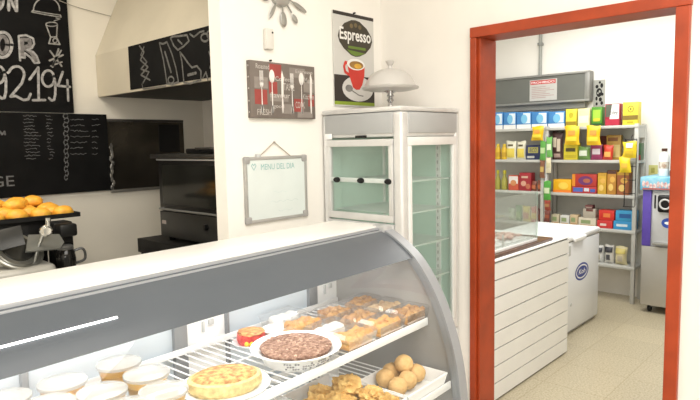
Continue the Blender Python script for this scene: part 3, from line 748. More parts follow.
for nm, sts in [('twisted_ribbon_drawing', [([(139.5, 46), (144, 52), (140.5, 60), (148, 67), (141, 75), (150, 80)], .010), ([(144, 47), (141, 55), (147, 62), (141, 69), (149, 72), (143, 83)], .009)]),
                ('bottle_drawing', [([(159.5, 43), (163, 44), (167, 42), (172, 54), (176, 68), (178.5, 82), (172, 84.5), (167, 83.5), (166, 76), (163.5, 60), (159.5, 43)], .010), ([(165, 52), (171, 72)], .013), (arc(171, 80, 3, 3.5, 0, 360, 10), .009)]),
                ('pepper_drawing', [([(170.5, 38), (174, 46), (178, 50), (184, 46), (189, 41), (187, 35), (180, 36), (173, 36.5), (170.5, 38)], .010), ([(178, 40), (182, 44)], .010)]),
                ('bell_drawing', [([(180, 52), (182, 62), (184, 83), (190, 83.5), (201, 80), (201, 71), (197, 66), (192, 67.5), (188, 63), (184, 57), (180, 52)], .010), ([(188, 75), (196, 73)], .014)]),
                ('leaf_drawing', [([(190, 34), (194, 37), (200, 32), (204, 31)], .009), ([(203, 78), (206, 72), (208, 80)], .009)]),
                ('flower_drawing', [(arc(205, 37.5, 4, 4, 0, 360, 10), .010), (arc(210, 34.5, 3, 4, 0, 360, 10), .009), ([(209, 52), (212, 60), (210, 68)], .009)]),
                ('wavy_line_drawing', [([(142, 84), (143, 89), (152, 88), (166, 86)], .006)])]:
    g_ = G()
    for q, w in sts: g_.stroke([hb(*p_) for p_ in q], w, o, RB, VZ, .0004)
    part(bp, nm, g_, HC, False)
# oven
t = thing('oven', 'black countertop oven with glass door under the hood', 'oven', (1.97, 2.62, 1.1))
OX, OY0, OY1, OZ0, OZ1 = 1.65, 2.24, 2.955, 1.095, 1.535
OVB = mat('oven_black', (.009, .0085, .008), .4, n=.2, spec=.35)
part(t, 'body', G().box(OX+.02, 2.31, OY0, OY1, OZ0+.01, OZ1, .006), OVB)
part(t, 'top_plate', G().box(OX-.02, 2.31, OY0-.005, OY1+.04, OZ1, OZ1+.022, .004), mat('oven_top', (.09, .087, .08), .3, .7, n=.2))
dr = part(t, 'oven_door', G().box(OX, OX+.02, OY0+.01, OY1-.01, 1.25, OZ1-.005, .004), OVB)
part(dr, 'door_glass', G().box(OX-.002, OX, OY0+.05, OY1-.05, 1.285, OZ1-.035), mat('oven_glass', (.02, .02, .017), .1, n=.5, sc=4, spec=.4), False)
part(dr, 'door_trim', G().box(OX-.012, OX, OY0+.01, OY1-.01, OZ1-.012, OZ1-.003, .002), ALU)
part(dr, 'door_handle', G().tube([(OX, OY0+.05, 1.262), (OX-.025, OY0+.05, 1.262), (OX-.025, OY1-.05, 1.262), (OX, OY1-.05, 1.262)], .006, 8), mat('handle_dark', (.3, .3, .29), .3, .6, n=.1))
cp = part(t, 'control_panel', G().box(OX, OX+.02, OY0+.005, OY1-.005, OZ0+.01, 1.245, .003), mat('panel_dark', (.018, .018, .017), .4, n=.2))
part(cp, 'badge', G().box(OX-.002, OX, OY1-.065, OY1-.025, 1.175, 1.195), mat('badge_red', (.35, .3, .28), .4, n=.1), False)
for y in (2.5, 2.36): part(cp, 'knob', G().lathe([(0, -.02), (.014, -.018), (.016, 0), (0, 0)], (OX, y, 1.19), 14, 'x'), BLACK)
for y in (OY0+.04, OY1-.04):
    for x in (OX+.05, 2.27): part(t, 'foot', G().lathe([(.018, -.0145), (.02, .012)], (x, y, OZ0), 10), BLACK)
t = thing('roasting_pan', 'dark flat pan lying on top of the black oven', 'pan', (1.9, 2.6, OZ1+.022))
part(t, 'pan_body', G().box(1.72, 2.2, 2.35, 2.78, OZ1+.0225, OZ1+.05, .008), BLACK)
part(t, 'pan_handle', G().tube([(1.72, 2.48, OZ1+.045), (1.69, 2.5, OZ1+.05), (1.69, 2.63, OZ1+.05), (1.72, 2.65, OZ1+.045)], .006, 8), mat('pan_handle', (.12, .11, .1), .3, .7, n=.1))
t = thing('oven_table', 'black steel table carrying the black oven', 'table', (1.97, 2.7, 0))
part(t, 'tabletop', G().box(1.60, 2.325, 2.12, 3.13, 1.0, 1.08, .004), mat('table_black', (.008, .0075, .007), .6, n=.3, spec=.25))
for x, y in ((1.63, 2.15), (1.63, 3.09), (2.29, 2.15), (2.29, 3.09)): part(t, 'leg', G().box(x-.02, x+.02, y-.02, y+.02, 0, .9995), BLACK)
# cable on wall
t = thing('wall_cable', 'thin grey cable across the upper kitchen wall', 'cable', (1.6, YK, 2.4))
part(t, 'wire', G().tube(chain([(1.40, YK-.03, 2.43), (1.5, YK-.008, 2.415), (1.62, YK-.008, 2.40), (1.76, YK-.008, 2.385)]), .0022, 6), mat('cable_grey', (.38, .35, .3), .6, n=.1))
# workbench and the things on it
t = thing('workbench', 'white kitchen worktop along the wall under the chalkboards', 'workbench', (.3, 3.1, 0))
part(t, 'bench_top', G().box(-.8, 1.32, 2.6, 3.515, .92, .96, .004), WHITE)
part(t, 'bench_side', G().box(-.78, 1.3, 2.66, 3.5, 0, .92), LGREY, False)
TZ = 1.262
t = thing('black_warmer', 'black boxy appliance carrying the tray of golden buns', 'appliance', (.92, 3.16, .96))
part(t, 'case', G().box(.50, 1.06, 2.97, 3.36, .975, TZ-.001, .006), BLACK)
part(t, 'front_panel', G().box(.57, .98, 2.964, 2.972, .99, TZ-.02, .003), mat('warmer_front', (.03, .03, .03), .2, n=.2))
for x in (.53, 1.03):
    for y in (3.0, 3.33): part(t, 'foot', G().box(x-.015, x+.015, y-.015, y+.015, .96, .9745), BLACK)
t = thing('baking_tray', 'dark baking tray piled with golden buns', 'tray', (.9, 3.17, TZ))
TX0, TX1, TY0, TY1 = .48, 1.205, 2.93, 3.40
part(t, 'tray_floor', G().box(TX0, TX1, TY0, TY1, TZ, TZ+.004), BLACK, False)
g = G()
for a in [(TX0, TX1, TY0-.004, TY0), (TX0, TX1, TY1, TY1+.004), (TX0-.004, TX0, TY0, TY1), (TX1, TX1+.004, TY0, TY1)]: g.box(*a, TZ+.0005, TZ+.022)
part(t, 'rim', g, BLACK, False)
random.seed(11)
rows = [('front row', 2.985), ('second row', 3.085), ('third row', 3.19), ('back row', 3.30)]
ords = ['at the right end', 'second from the right', 'third from the right', 'fourth from the right', 'fifth from the right', 'sixth from the right']
for j, (rn, y) in enumerate(rows):
    for i in range(4):
        x = 1.15-i*.105-(.0 if j % 2 == 0 else .02)
        b = .049+random.uniform(-.004, .004); hh = .032+random.uniform(-.003, .006)
        zc = TZ+.004+hh*.55
        o = solo('golden_bun', G().blob((x, y+random.uniform(-.006, .006), zc), b, b*.98, hh, .1, 2, 3, hh*.55), GOLDB, (x, y, TZ+.004), 'golden yellow bun %s of the %s on the dark tray' % (ords[i], rn), 'bun', 'buns on the baking tray')
for i, (x, y) in enumerate([(1.02, 3.22), (1.10, 3.245), (.91, 3.20), (.965, 3.10)]):
    solo('golden_bun', G().blob((x, y, TZ+.066), .05, .048, .032, .1, 2, 3, .02), GOLDB, (x, y, TZ+.046), 'golden yellow bun lying on top of the others, ' + ['second from the right, rear', 'rightmost of the top ones', 'leftmost at the rear', 'nearest the front'][i], 'bun', 'buns on the baking tray')
# slicer
t = thing('meat_slicer', 'silver meat slicer with round blade standing before the tray of buns', 'slicer', (.90, 2.78, .96))
SL = mat('slicer_metal', (.40, .40, .37), .3, .85, n=.15, sc=8)
part(t, 'slicer_base', G().box(.70, 1.015, 2.68, 2.93, .985, 1.095, .025, 3), mat('slicer_base', (.50, .49, .45), .4, .3, n=.1))
for x in (.73, .985):
    for y in (2.71, 2.90): part(t, 'foot', G().lathe([(.016, 0), (.016, .026)], (x, y, .96), 10), BLACK)
part(t, 'motor_housing', G().box(.74, .93, 2.86, 2.95, 1.09, 1.23, .03, 3), mat('motor_grey', (.06, .06, .055), .35, .5, n=.1))
mb = Matrix.Translation((.885, 2.77, 1.165)) @ Matrix.Rotation(math.radians(48), 4, 'X') @ Matrix.Rotation(math.radians(10), 4, 'Y')
bl_ = part(t, 'round_blade', G().lathe([(0, -.006), (.085, -.006), (.092, 0), (.086, .006), (.07, .006)], n=40).xf(mb.copy()), SL)
part(bl_, 'blade_hub', G().lathe([(.068, .004), (.064, .014), (0, .016)], n=36).xf(mb.copy()), mat('hub_dark', (.07, .07, .065), .3, .7, n=.2))
part(bl_, 'blade_guard', G().tube([(.102*math.cos(a), .102*math.sin(a), 0) for a in [math.radians(150+k*10) for k in range(22)]], .010, 8).xf(mb.copy()), SL)
pl = part(t, 'carriage_plate', G().prism([(-.07, -.045), (.075, -.045), (.105, -.01), (.10, .04), (-.03, .05)], 2, -.004, .004).xf(Matrix.Translation((.965, 2.74, 1.185)) @ Matrix.Rotation(math.radians(42), 4, 'X') @ Matrix.Rotation(math.radians(4), 4, 'Y')), mat('plate_grey', (.24, .245, .23), .35, .6, n=.12))
part(pl, 'carriage_arm', G().tube([(.935, 2.73, 1.10), (.955, 2.725, 1.17), (.985, 2.72, 1.24)], .007, 8), SL)
part(pl, 'knob', G().lathe([(0, -.030), (.016, -.029), (.026, -.018), (.026, -.004), (.012, 0), (0, 0)], (.985, 2.715, 1.24), 20, 'y').lathe([(0, 0), (.008, 0), (.008, .03), (.012, .034), (.012, .046), (0, .05)], (.995, 2.70, 1.25), 12), mat('knob_chrome', (.75, .74, .70), .15, .9, n=.05), label='shiny silver knob')
part(t, 'fence_plate', G().box(-.10, .10, -.045, .045, -.003, .003, .001).xf(Matrix.Translation((.80, 2.74, 1.215)) @ Matrix.Rotation(math.radians(60), 4, 'X') @ Matrix.Rotation(math.radians(-22), 4, 'Y')), mat('fence_dark', (.03, .03, .028), .35, .4, n=.2))
t.location.x -= .022
# coffee machine + jug
t = thing('coffee_maker', 'black coffee maker at the right end of the worktop', 'coffee maker', (1.1, 2.86, .96))
part(t, 'machine_base', G().box(1.02, 1.155, 2.72, 2.95, .96, 1.035, .01), BLACK)
part(t, 'water_tank', G().box(1.065, 1.153, 2.86, 2.95, 1.035, 1.252, .008), BLACK)
part(t, 'brew_head', G().box(1.06, 1.14, 2.77, 2.86, 1.19, 1.25, .012), BLACK)
part(t, 'hot_plate', G().lathe([(.046, 0), (.046, .006), (.04, .008), (0, .008)], (1.082, 2.785, 1.035), 24), mat('plate_dark', (.05, .05, .05), .3, .5, n=.1))
t.location.x -= .012
t = thing('coffee_jug', 'black glass coffee jug with a looped handle on the coffee maker', 'jug', (1.082, 2.785, 1.0435))
part(t, 'jug_body', G().lathe([(.034, .0005), (.042, .008), (.044, .045), (.040, .075), (.032, .09)], (1.082, 2.785, 1.0435), 24), mat('jug_glass', (.012, .011, .01), .1, n=.3, spec=.4))
part(t, 'jug_lid', G().lathe([(.033, .09), (.035, .104), (.025, .112), (0, .113)], (1.082, 2.785, 1.0435), 24), mat('lid_grey', (.16, .16, .155), .3, .5, n=.1))
part(t, 'jug_handle', G().tube(chain([(1.12, 2.78, 1.122), (1.152, 2.775, 1.128), (1.164, 2.77, 1.11), (1.16, 2.77, 1.075), (1.122, 2.78, 1.062)], 4), .006, 8), mat('handle_black', (.05, .05, .05), .25, n=.1))

t.location.x -= .012

# ------------------------------------------------------------------ storeroom: slatted counter
t = thing('slatted_counter', 'white counter faced with horizontal slats seen through the doorway', 'counter', (3.4, 2.1, 0))
SX0, SX1, SY0, SY1 = 2.72, 4.21, 1.69, 2.45
g = G()
for k in range(8): g.box(SX0, SX1, SY0, SY0+.010, .012+k*.107, .012+k*.107+.099)
part(t, 'slat_panel', g, mat('slat_white', (.90, .89, .86), .4, n=.03, sc=5), False)
part(t, 'carcass', G().box(SX0, SX1-.004, SY0+.0105, SY1, 0, .870), mat('carcass_grey', (.22, .21, .2), .6, n=.05), False)
part(t, 'wooden_top', G().box(SX0-.01, 4.0, SY0+.03, SY1, .8705, .900, .003), BROWN, label='dark brown wooden top')
part(t, 'white_edge', G().box(SX0, SX1, SY0-.002, SY0+.0295, .8705, .880, .002).box(4.001, SX1, SY0+.03, SY1, .8705, .880, .002), WHITEP)
# glass case on it
t = thing('glass_case', 'low glass display case on the slatted counter', 'display case', (3.2, 2.05, .900))
GX0, GX1, GY0, GY1, GZ0, GZ1 = 2.8, 3.80, 1.745, 2.42, .900, 1.24
part(t, 'case_base', G().box(GX0, GX1, GY0, GY1, GZ0+.0005, GZ0+.022, .003), WHITEP)
CG = glassmat('case_glass', (.95, .975, .965), .03, .03, (.8, .85, .83))
part(t, 'front_pane', G().box(GX0, GX1, GY0+.004, GY0+.008, GZ0+.022, GZ1), CG, False)
part(t, 'end_pane', G().box(GX1-.006, GX1-.002, GY0+.009, GY1-.005, GZ0+.022, GZ1), CG, False)
part(t, 'edge_strip', G().box(GX1-.008, GX1, GY0, GY0+.004, GZ0+.022, GZ1), glassmat('green_edge', (.6, .75, .68), .1, .3, (.6, .75, .7)), False, label='greenish glass edge')
part(t, 'case_divider', G().box(3.33, 3.345, GY0+.012, GY0+.02, GZ0+.02, GZ0+.10), WHITEP, False, label='white upright tag')
part(t, 'case_shelf', G().box(GX0+.02, GX1-.02, GY0+.16, GY1-.02, GZ0+.17, GZ0+.176), glassmat('shelf_glass', (.92, .96, .94), .04, .06, (.7, .85, .8)), False)
random.seed(5)
for i in range(3):
    cxx = 2.99+i*.30
    tt = thing('meat_tray', 'white tray of pinkish sliced meat in the glass case, ' + ['nearest the doorway', 'in the middle', 'farthest from the doorway'][i], 'tray', (cxx, 1.88, GZ0+.022), 0, 'meat trays in the glass case')
    part(tt, 'dish', G().box(cxx-.14, cxx+.14, 1.775, 2.30, GZ0+.0225, GZ0+.03, .003), WHITEP)
    g = G()
    for k in range(60): g.blob((cxx+random.uniform(-.11, .11), 2.03+random.uniform(-.22, .24), GZ0+.043+random.uniform(0, .012)), .026, .022, .013, .3, 2, 1)
    part(tt, 'slices', g, mat('pink_meat', (.55, .26, .22), .5, col2=(.7, .5, .42), sc=30) if i == 0 else bpy.data.materials['pink_meat'])
# chest freezer
t = thing('chest_freezer', 'white chest freezer with a blue oval emblem', 'freezer', (4.78, 2.15, 0))
CX0, CX1, CY0, CY1 = 4.30, 5.235, 1.83, 2.42
part(t, 'cabinet', G().box(CX0, CX1, CY0, CY1, .03, .765, .012), mat('freezer_white', (.83, .845, .87), .3, n=.02, sc=4))
part(t, 'plinth', G().box(CX0+.03, CX1-.03, CY0+.03, CY1-.03, 0, .03), LGREY, False)
ld = part(t, 'lid', G().box(CX0-.004, CX1+.004, CY0-.006, CY1+.004, .770, .822, .018, 3), mat('lid_white', (.84, .85, .86), .3, n=.02, sc=4))
part(ld, 'lid_handle', G().box(4.62, 4.86, CY0-.032, CY0-.0065, .765, .806, .012, 3), WHITEP)
OF = Vector((4.84, CY0-.0006, .49))
em = part(t, 'emblem', G().disc(0, 0, .145, .074, OF, VX, VZ, .0002, 36), mat('emblem_blue', (.02, .05, .32), .35, n=.1), False, label='blue oval emblem with a white inner ring')
ring = G()
ring.stroke(arc(0, 0, .116, .053, 0, 360, 36), .012, OF, VX, VZ, .0008); part(em, 'white_ring', ring, WHITEP, False)
part(em, 'lettering', G().text('Koh', OF-VX*.072-VZ*.02, VX, VZ, .144, .042, .0012, .2, .02), WHITEP, False)
part(t, 'small_sticker', G().box(4.56, 4.60, CY0-.0015, CY0, .66, .74), LGREY, False)
part(t, 'drain_cap', G().lathe([(0, -.004), (.012, -.004), (.014, 0), (0, 0)], (4.62, CY0, .25), 12, 'y'), LGREY)

# ------------------------------------------------------------------ shelving units
SHZ = [1.713, 1.381, 1.045, .708, .358]
SHM = mat('shelf_metal', (.50, .50, .47), .45, .2, n=.06, sc=6)
SFX = 5.85
def shelving(y0, y1, label):
    t = thing('shelving_unit', label, 'shelving unit', (5.98, (y0+y1)/2, 0), 0, 'metal shelving units')
    for x in (SFX, 6.075):
        for y in (y0, y1-.036): part(t, 'post', G().box(x, x+.036, y, y+.036, 0, SHZ[0]+.012, .003), SHM)
    part(t, 'back_panel', G().box(6.104, 6.11, y0+.03, y1-.03, .3, SHZ[0]), mat('shelf_back', (.56, .56, .52), .5, n=.05) if 'shelf_back' not in bpy.data.materials else bpy.data.materials['shelf_back'], False)
    for z in SHZ: part(t, 'shelf_board', G().box(SFX-.004, 6.104, y0+.002, y1-.002, z-.028, z, .003), SHM)
    part(t, 'side_mesh', G().box(SFX+.04, 6.07, y0+.004, y0+.008, SHZ[0]-.12, SHZ[0]), SHM, False)
shelving(1.715, 2.62, 'grey metal shelving unit beside the ice cream machine, full of groceries')
shelving(2.625, 3.53, 'grey metal shelving unit half hidden by the left door jamb')

PX = SFX+.045        # front plane for goods
def carton(x0, x1, lev, py, label, col, cat='box', name='carton', dep=.11, xf=PX, art=(), zb=None, group=None, txt=None):
    """box standing on shelf lev between columns x0 and x1, top at row py"""
    ya, yb = yat(x1, xf), yat(x0, xf); zb = SHZ[lev] if zb is None else zb; zt = zat((x0+x1)/2, py, xf)
    zb += .0008; ya += .002; yb -= .002
    o = solo(name, G().box(xf, xf+dep, ya, yb, zb, zt, .003), cm(*col), (xf+dep/2, (ya+yb)/2, zb), label, cat, group or 'groceries on the %s shelf' % ('top', 'second', 'third', 'fourth', 'bottom')[lev])
    O = Vector((xf, yb, zb)); w, h = yb-ya, zt-zb
    for i, (nm, c, (a, b, p, q)) in enumerate(art):
        if nm == 'badge': g = G().disc((a+b)/2*w, (p+q)/2*h, (b-a)/2*w, (q-p)/2*h, O, RB, VZ, .0006+.0004*i, 20)
        elif nm == 'ring':
            g = G().stroke(arc((a+b)/2*w, (p+q)/2*h, (b-a)/2*w, (q-p)/2*h, 0, 360, 16), .006, O, RB, VZ, .0006+.0004*i)
        elif nm == 'slant': g = G().poly([(a*w, p*h), (b*w, p*h), (b*w, q*h), ((a+.25*(b-a))*w, q*h)], O, RB, VZ, .0006+.0004*i)
        else: g = G().rect(a*w, b*w, p*h, q*h, O, RB, VZ, .0006+.0004*i)
        part(o, {'badge': 'round_badge', 'ring': 'ring_mark', 'slant': 'slanted_label'}.get(nm, nm), g, cm(*c), False)
    if txt:
        s, c, (a, b, p, q) = txt
        part(o, 'lettering', G().text(s, O+RB*(a*w)+VZ*(p*h), RB, VZ, (b-a)*w, (q-p)*h, .003, .25), cm(*c), False)
    return o
def bag(x0, x1, py0, py1, label, col, xf, lev=None, d=.05, art=(), group='hanging snack bags', name='snack_bag', cat='snack bag', zb=None, tilt=0):
    yb, ya = yat(x0, xf), yat(x1, xf); zt, z0 = zat((x0+x1)/2, py0, xf), zat((x0+x1)/2, py1, xf)
    if lev is not None: z0 = SHZ[lev]+.001
    if zb is not None: z0 = zb
    c = Vector((xf, (ya+yb)/2, (zt+z0)/2))
    g = G().pillow(c, yb-ya, zt-z0, d)
    o = solo(name, g, cm(*col), (xf, (ya+yb)/2, z0), label, cat, group)
    O = Vector((xf-d*.5-.001, yb, z0)); w, h = yb-ya, zt-z0
    for i, (nm, cc, (a, b, p, q)) in enumerate(art):
        # printed panels follow the bulge of the bag: thin pillows just proud of it
        cc2 = Vector((xf, yb-(a+b)/2*w, z0+(p+q)/2*h))
        def bulge(s, t):
            A, B = s*2-1, (t*2-1)/.88
            return (max(0, 1-abs(A)**2.5)*max(0, 1-abs(B)**3))**.5 if abs(B) < 1 else 0
        gg = G(); n = 6; V = [[gg.bm.verts.new((xf-bulge(a+(b-a)*i_/n, p+(q-p)*j_/n)*d/2*1.1-.0022, yb-(a+(b-a)*i_/n)*w, z0+(p+(q-p)*j_/n)*h)) for i_ in range(n+1)] for j_ in range(n+1)]
        for j_ in range(n):
            for i_ in range(n): gg.bm.faces.new((V[j_][i_], V[j_][i_+1], V[j_+1][i_+1], V[j_+1][i_]))
        part(o, nm, gg, cm(*cc))
    if tilt: o.rotation_euler = (tilt, 0, 0)
    return o
Wt, Bk, Yl, Rd, Bl = (.8, .8, .78), (.02, .02, .02), (.80, .60, .01), (.50, .03, .03), (.03, .16, .5)
YL2 = (.78, .66, .05)
# --- top shelf
BLU = (.10, .34, .62)
for i, (a, b) in enumerate([(491.5, 502.7), (503.2, 515.8), (516.3, 530.8), (531.3, 547), (547.6, 564.2)]):
    carton(a, b, 0, 112.5-.25*i, ['leftmost blue and white pack on the top shelf, cut by the door jamb', 'blue and white pack second from the door jamb', 'blue and white pack in the middle of five', 'blue and white pack above the small yellow hanging bag',
           'blue and white pack next to the small yellow box'][i], (.05, .22, .52), 'pack', 'milk_powder_pack', .13, art=[('white_foot', Wt, (.0, 1, 0, .24)), ('white_patch', (.68, .78, .86), (.45, .95, .3, .92)), ('badge', (.18, .48, .72), (.3, .75, .3, .85))])
carton(565, 576, 0, 109, 'yellow box with dark band, right of the blue packs on the top shelf', YL2, 'box', 'tea_box', .1, art=[('dark_band', (.32, .22, .01), (0, 1, .1, .3)), ('badge', (.5, .42, .02), (.3, .7, .5, .8))])
carton(577, 589, 0, 108.5, 'pale cream yellow box on the top shelf', (.78, .72, .38), 'box', 'tea_box', .1, art=[('label_panel', (.8, .78, .6), (.1, .9, .2, .6))])
carton(590.5, 601.5, 0, 107, 'green box with bright label on the top shelf', (.07, .26, .02), 'box', 'tea_box', .09, art=[('label_panel', (.35, .58, .05), (.15, .85, .3, .85)), ('dark_band', (.02, .08, .02), (0, 1, 0, .14)), ('label_stripe', (.7, .55, .03), (.2, .8, .25, .4))])
carton(604, 619, 0, 103.8, 'dark red and white box with script lettering on the top shelf', (.34, .02, .04), 'box', 'coffee_box', .09, art=[('dark_field', (.10, .11, .08), (.05, .6, .4, .97)), ('slant', (.82, .82, .8), (.32, .95, .3, .97)), ('red_foot', (.45, .02, .05), (.04, .96, .03, .3))], txt=('Soley', (.1, .1, .1), (.2, .9, .45, .7)))
carton(621.5, 637.2, 0, 102, 'large yellow box with round mark at the right end of the top shelf', YL2, 'box', 'tea_box', .1, art=[('dark_band', (.22, .15, .02), (0, 1, .22, .42)), ('ring', (.15, .12, .02), (.34, .70, .56, .82)), ('badge', (.2, .16, .02), (.46, .58, .64, .74)), ('label_stripe', (.5, .4, .02), (.3, .7, .08, .15))])
# --- hanging bags on the lip of the top shelf
HXP = SFX-.035
for a in [(531.5, 543.5, 126.2, 140.5, 'smaller orange yellow snack bag hanging under the blue packs'), (564.5, 579.5, 125.8, 144.8, 'yellow snack bag hanging under the small yellow box'), (586, 600.5, 125.5, 145.2, 'yellow snack bag hanging under the green box')]:
    bag(*a, (.80, .50, .01), HXP, d=.05, art=[('label_panel', (.80, .30, .05), (.3, .75, .5, .75)), ('label_stripe', (.85, .68, .05), (.15, .85, .2, .42))])
# --- second shelf
for i, (a, b) in enumerate([(494, 499.5), (500, 506)]):
    y = (yat(a, PX)+yat(b, PX))/2; r = (yat(a, PX)-yat(b, PX))/2*.92
    o = solo('oil_jar', G().lathe([(r*.95, .001), (r, .01), (r, .11), (r*.6, .14), (r*.45, .15)], (PX+r, y, SHZ[1]), 18), cm(.62, .40, .02), (PX+r, y, SHZ[1]), ['golden jar on the second shelf touching the door jamb', 'golden jar on the second shelf left of the pouches'][i], 'jar', 'golden jars')
    part(o, 'lid', G().lathe([(r*.55, .15), (r*.55, .17), (0, .172)], (PX+r, y, SHZ[1]), 14), cm(.75, .55, .05))
    part(o, 'label_band', G().lathe([(r*1.015, .03), (r*1.015, .08)], (PX+r, y, SHZ[1]), 18), cm(.5, .3, .02))
for a in [(506.5, 516.5, 141, 'white and yellow pouch, left one of a pair on the second shelf'), (517, 526, 141.2, 'white and yellow pouch, right one of a pair on the second shelf')]:
    bag(a[0], a[1], a[2], 158, a[3], (.80, .78, .62), PX+.03, 1, .05, [('yellow_panel', (.75, .60, .10), (.12, .88, .1, .6)), ('dark_print', (.12, .10, .05), (.25, .75, .72, .82))], 'groceries on the second shelf', 'pouch', 'pouch')
carton(525.8, 540.5, 1, 145, 'dark navy box with yellow band on the second shelf', (.02, .03, .10), 'box', 'biscuit_box', .12, art=[('label_panel', (.45, .42, .12), (.15, .85, .45, .85)), ('label_stripe', (.5, .5, .45), (.1, .6, .1, .25))], txt=('RICO', (.02, .03, .1), (.25, .75, .5, .78)))
carton(563.5, 577.5, 1, 143.5, 'yellow box with black print on the second shelf under a hanging bag', (.68, .56, .03), 'box', 'biscuit_box', .10, art=[('dark_print', (.10, .08, .02), (.15, .85, .5, .72)), ('label_stripe', (.5, .4, .02), (.05, .95, .1, .3))])
bag(577.8, 590.5, 146.5, 158, 'green and white packet lying on the second shelf', (.16, .30, .08), PX+.03, 1, .05, [('white_panel', (.7, .75, .62), (.2, .8, .3, .7))], 'groceries on the second shelf', 'packet', 'packet')
carton(595, 609, 1, 136, 'dark maroon packet standing behind the purple and red packs', (.16, .03, .02), 'packet', 'biscuit_pack', .03, xf=PX+.16)
bag(590.8, 602.8, 144, 158, 'purple and white packet on the second shelf', (.32, .04, .12), PX+.03, 1, .05, [('white_panel', (.7, .62, .66), (.2, .85, .35, .7))], 'groceries on the second shelf', 'packet', 'packet')
bag(603.2, 613.5, 145, 158, 'bright red packet on the second shelf', (.60, .05, .02), PX+.03, 1, .05, [('orange_panel', (.8, .4, .1), (.2, .8, .2, .55))], 'groceries on the second shelf', 'packet', 'packet')
carton(606, 620.8, 1, 135, 'tall golden brown packet behind the red packet', (.46, .27, .05), 'packet', 'biscuit_pack', .06, xf=PX+.085, art=[('dark_print', (.2, .08, .02), (.1, .8, .75, .9)), ('label_panel', (.62, .48, .18), (.5, .95, .1, .6))])
carton(637.5, 641, 1, 143, 'thin dark green box at the right end of the second shelf', (.03, .10, .03), 'box', 'biscuit_box', .1, art=[('red_foot', (.3, .03, .03), (0, 1, 0, .3))])
# --- third shelf
for i, (a, b) in enumerate([(494, 499.5), (500, 506.5)]):
    y = (yat(a, PX)+yat(b, PX))/2; r = (yat(a, PX)-yat(b, PX))/2*.92
    o = solo('sauce_bottle', G().lathe([(r*.95, .001), (r, .01), (r, .1), (r*.5, .15), (r*.4, .18)], (PX+r, y, SHZ[2]), 18), cm(.34, .32, .06), (PX+r, y, SHZ[2]), ['olive bottle on the third shelf touching the door jamb', 'olive bottle with yellow cap beside the white and red box'][i], 'bottle', 'sauce bottles')
    part(o, 'cap', G().lathe([(r*.5, .178), (r*.5, .215), (0, .217)], (PX+r, y, SHZ[2]), 14), cm(.55, .5, .04))
carton(508.5, 518.8, 2, 175.5, 'white and red box on the third shelf', (.58, .10, .05), 'box', 'cereal_box', .10, art=[('white_panel', (.75, .72, .68), (.05, .95, .45, .95)), ('badge', (.6, .25, .1), (.2, .8, .3, .7))])
carton(519.2, 531.5, 2, 172.8, 'dark red box with pale print on the third shelf', (.34, .02, .03), 'box', 'cereal_box', .10, art=[('badge', (.65, .35, .25), (.15, .6, .25, .55)), ('label_stripe', (.6, .4, .3), (.2, .75, .7, .82)), ('badge', (.5, .15, .08), (.55, .95, .1, .4))])
for i, (a, b, py) in enumerate([(532, 537.5, 181), (538, 543.5, 180)]):
    bag(a, b, py, 191, ['small brown packet next to the dark red box', 'small brown packet beside the hanging sachets'][i], (.24, .08, .05), PX+.03, 2, .04, [('label_panel', (.5, .15, .06), (.15, .85, .2, .6))], 'groceries on the third shelf', 'packet', 'packet')
carton(553.5, 571.8, 2, 179.5, 'orange yellow box lying flat on the third shelf', (.80, .42, .01), 'box', 'candy_box', .13, art=[('badge', (.85, .60, .08), (.3, .85, .25, .8)), ('label_stripe', (.75, .2, .02), (.0, 1, 0, .2))])
cz = zat(585, 186.5, PX)
carton(572.5, 597.5, 2, 186.7, 'low blue and red box under the big red chocolate box', (.42, .03, .03), 'box', 'candy_box', .13, art=[('blue_patch', (.06, .12, .40), (.05, .45, .2, .85)), ('white_patch', (.6, .6, .65), (.5, .7, .3, .8)), ('blue_patch', (.06, .1, .35), (.75, .95, .2, .7))])
carton(572.5, 597.5, 2, 174.3, 'big dark red box with purple picture stacked on the third shelf', (.42, .03, .02), 'box', 'candy_box', .13, zb=cz, art=[('badge', (.14, .03, .14), (.25, .85, .1, .85)), ('badge', (.4, .12, .06), (.45, .75, .3, .65)), ('orange_edge', (.7, .25, .02), (0, .13, 0, 1))])
for i, (a, b, py, c) in enumerate([(598.2, 607.2, 173, (.58, .34, .03)), (607.7, 617, 170.5, (.48, .22, .03)), (617.5, 630, 172, (.32, .10, .03))]):
    carton(a, b, 2, py, ['golden packet, left of three standing on the third shelf', 'amber packet in the middle of three on the third shelf', 'reddish brown packet at the right end of the third shelf'][i], c, 'packet', 'biscuit_pack', .1, art=[('dark_cap', (.08, .03, .02) if i == 1 else (.5, .28, .03), (0, 1, .86, 1)), ('badge', (.75, .52, .15), (.15, .7, .15, .45)), ('badge', (.7, .40, .08), (.3, .9, .5, .75))])
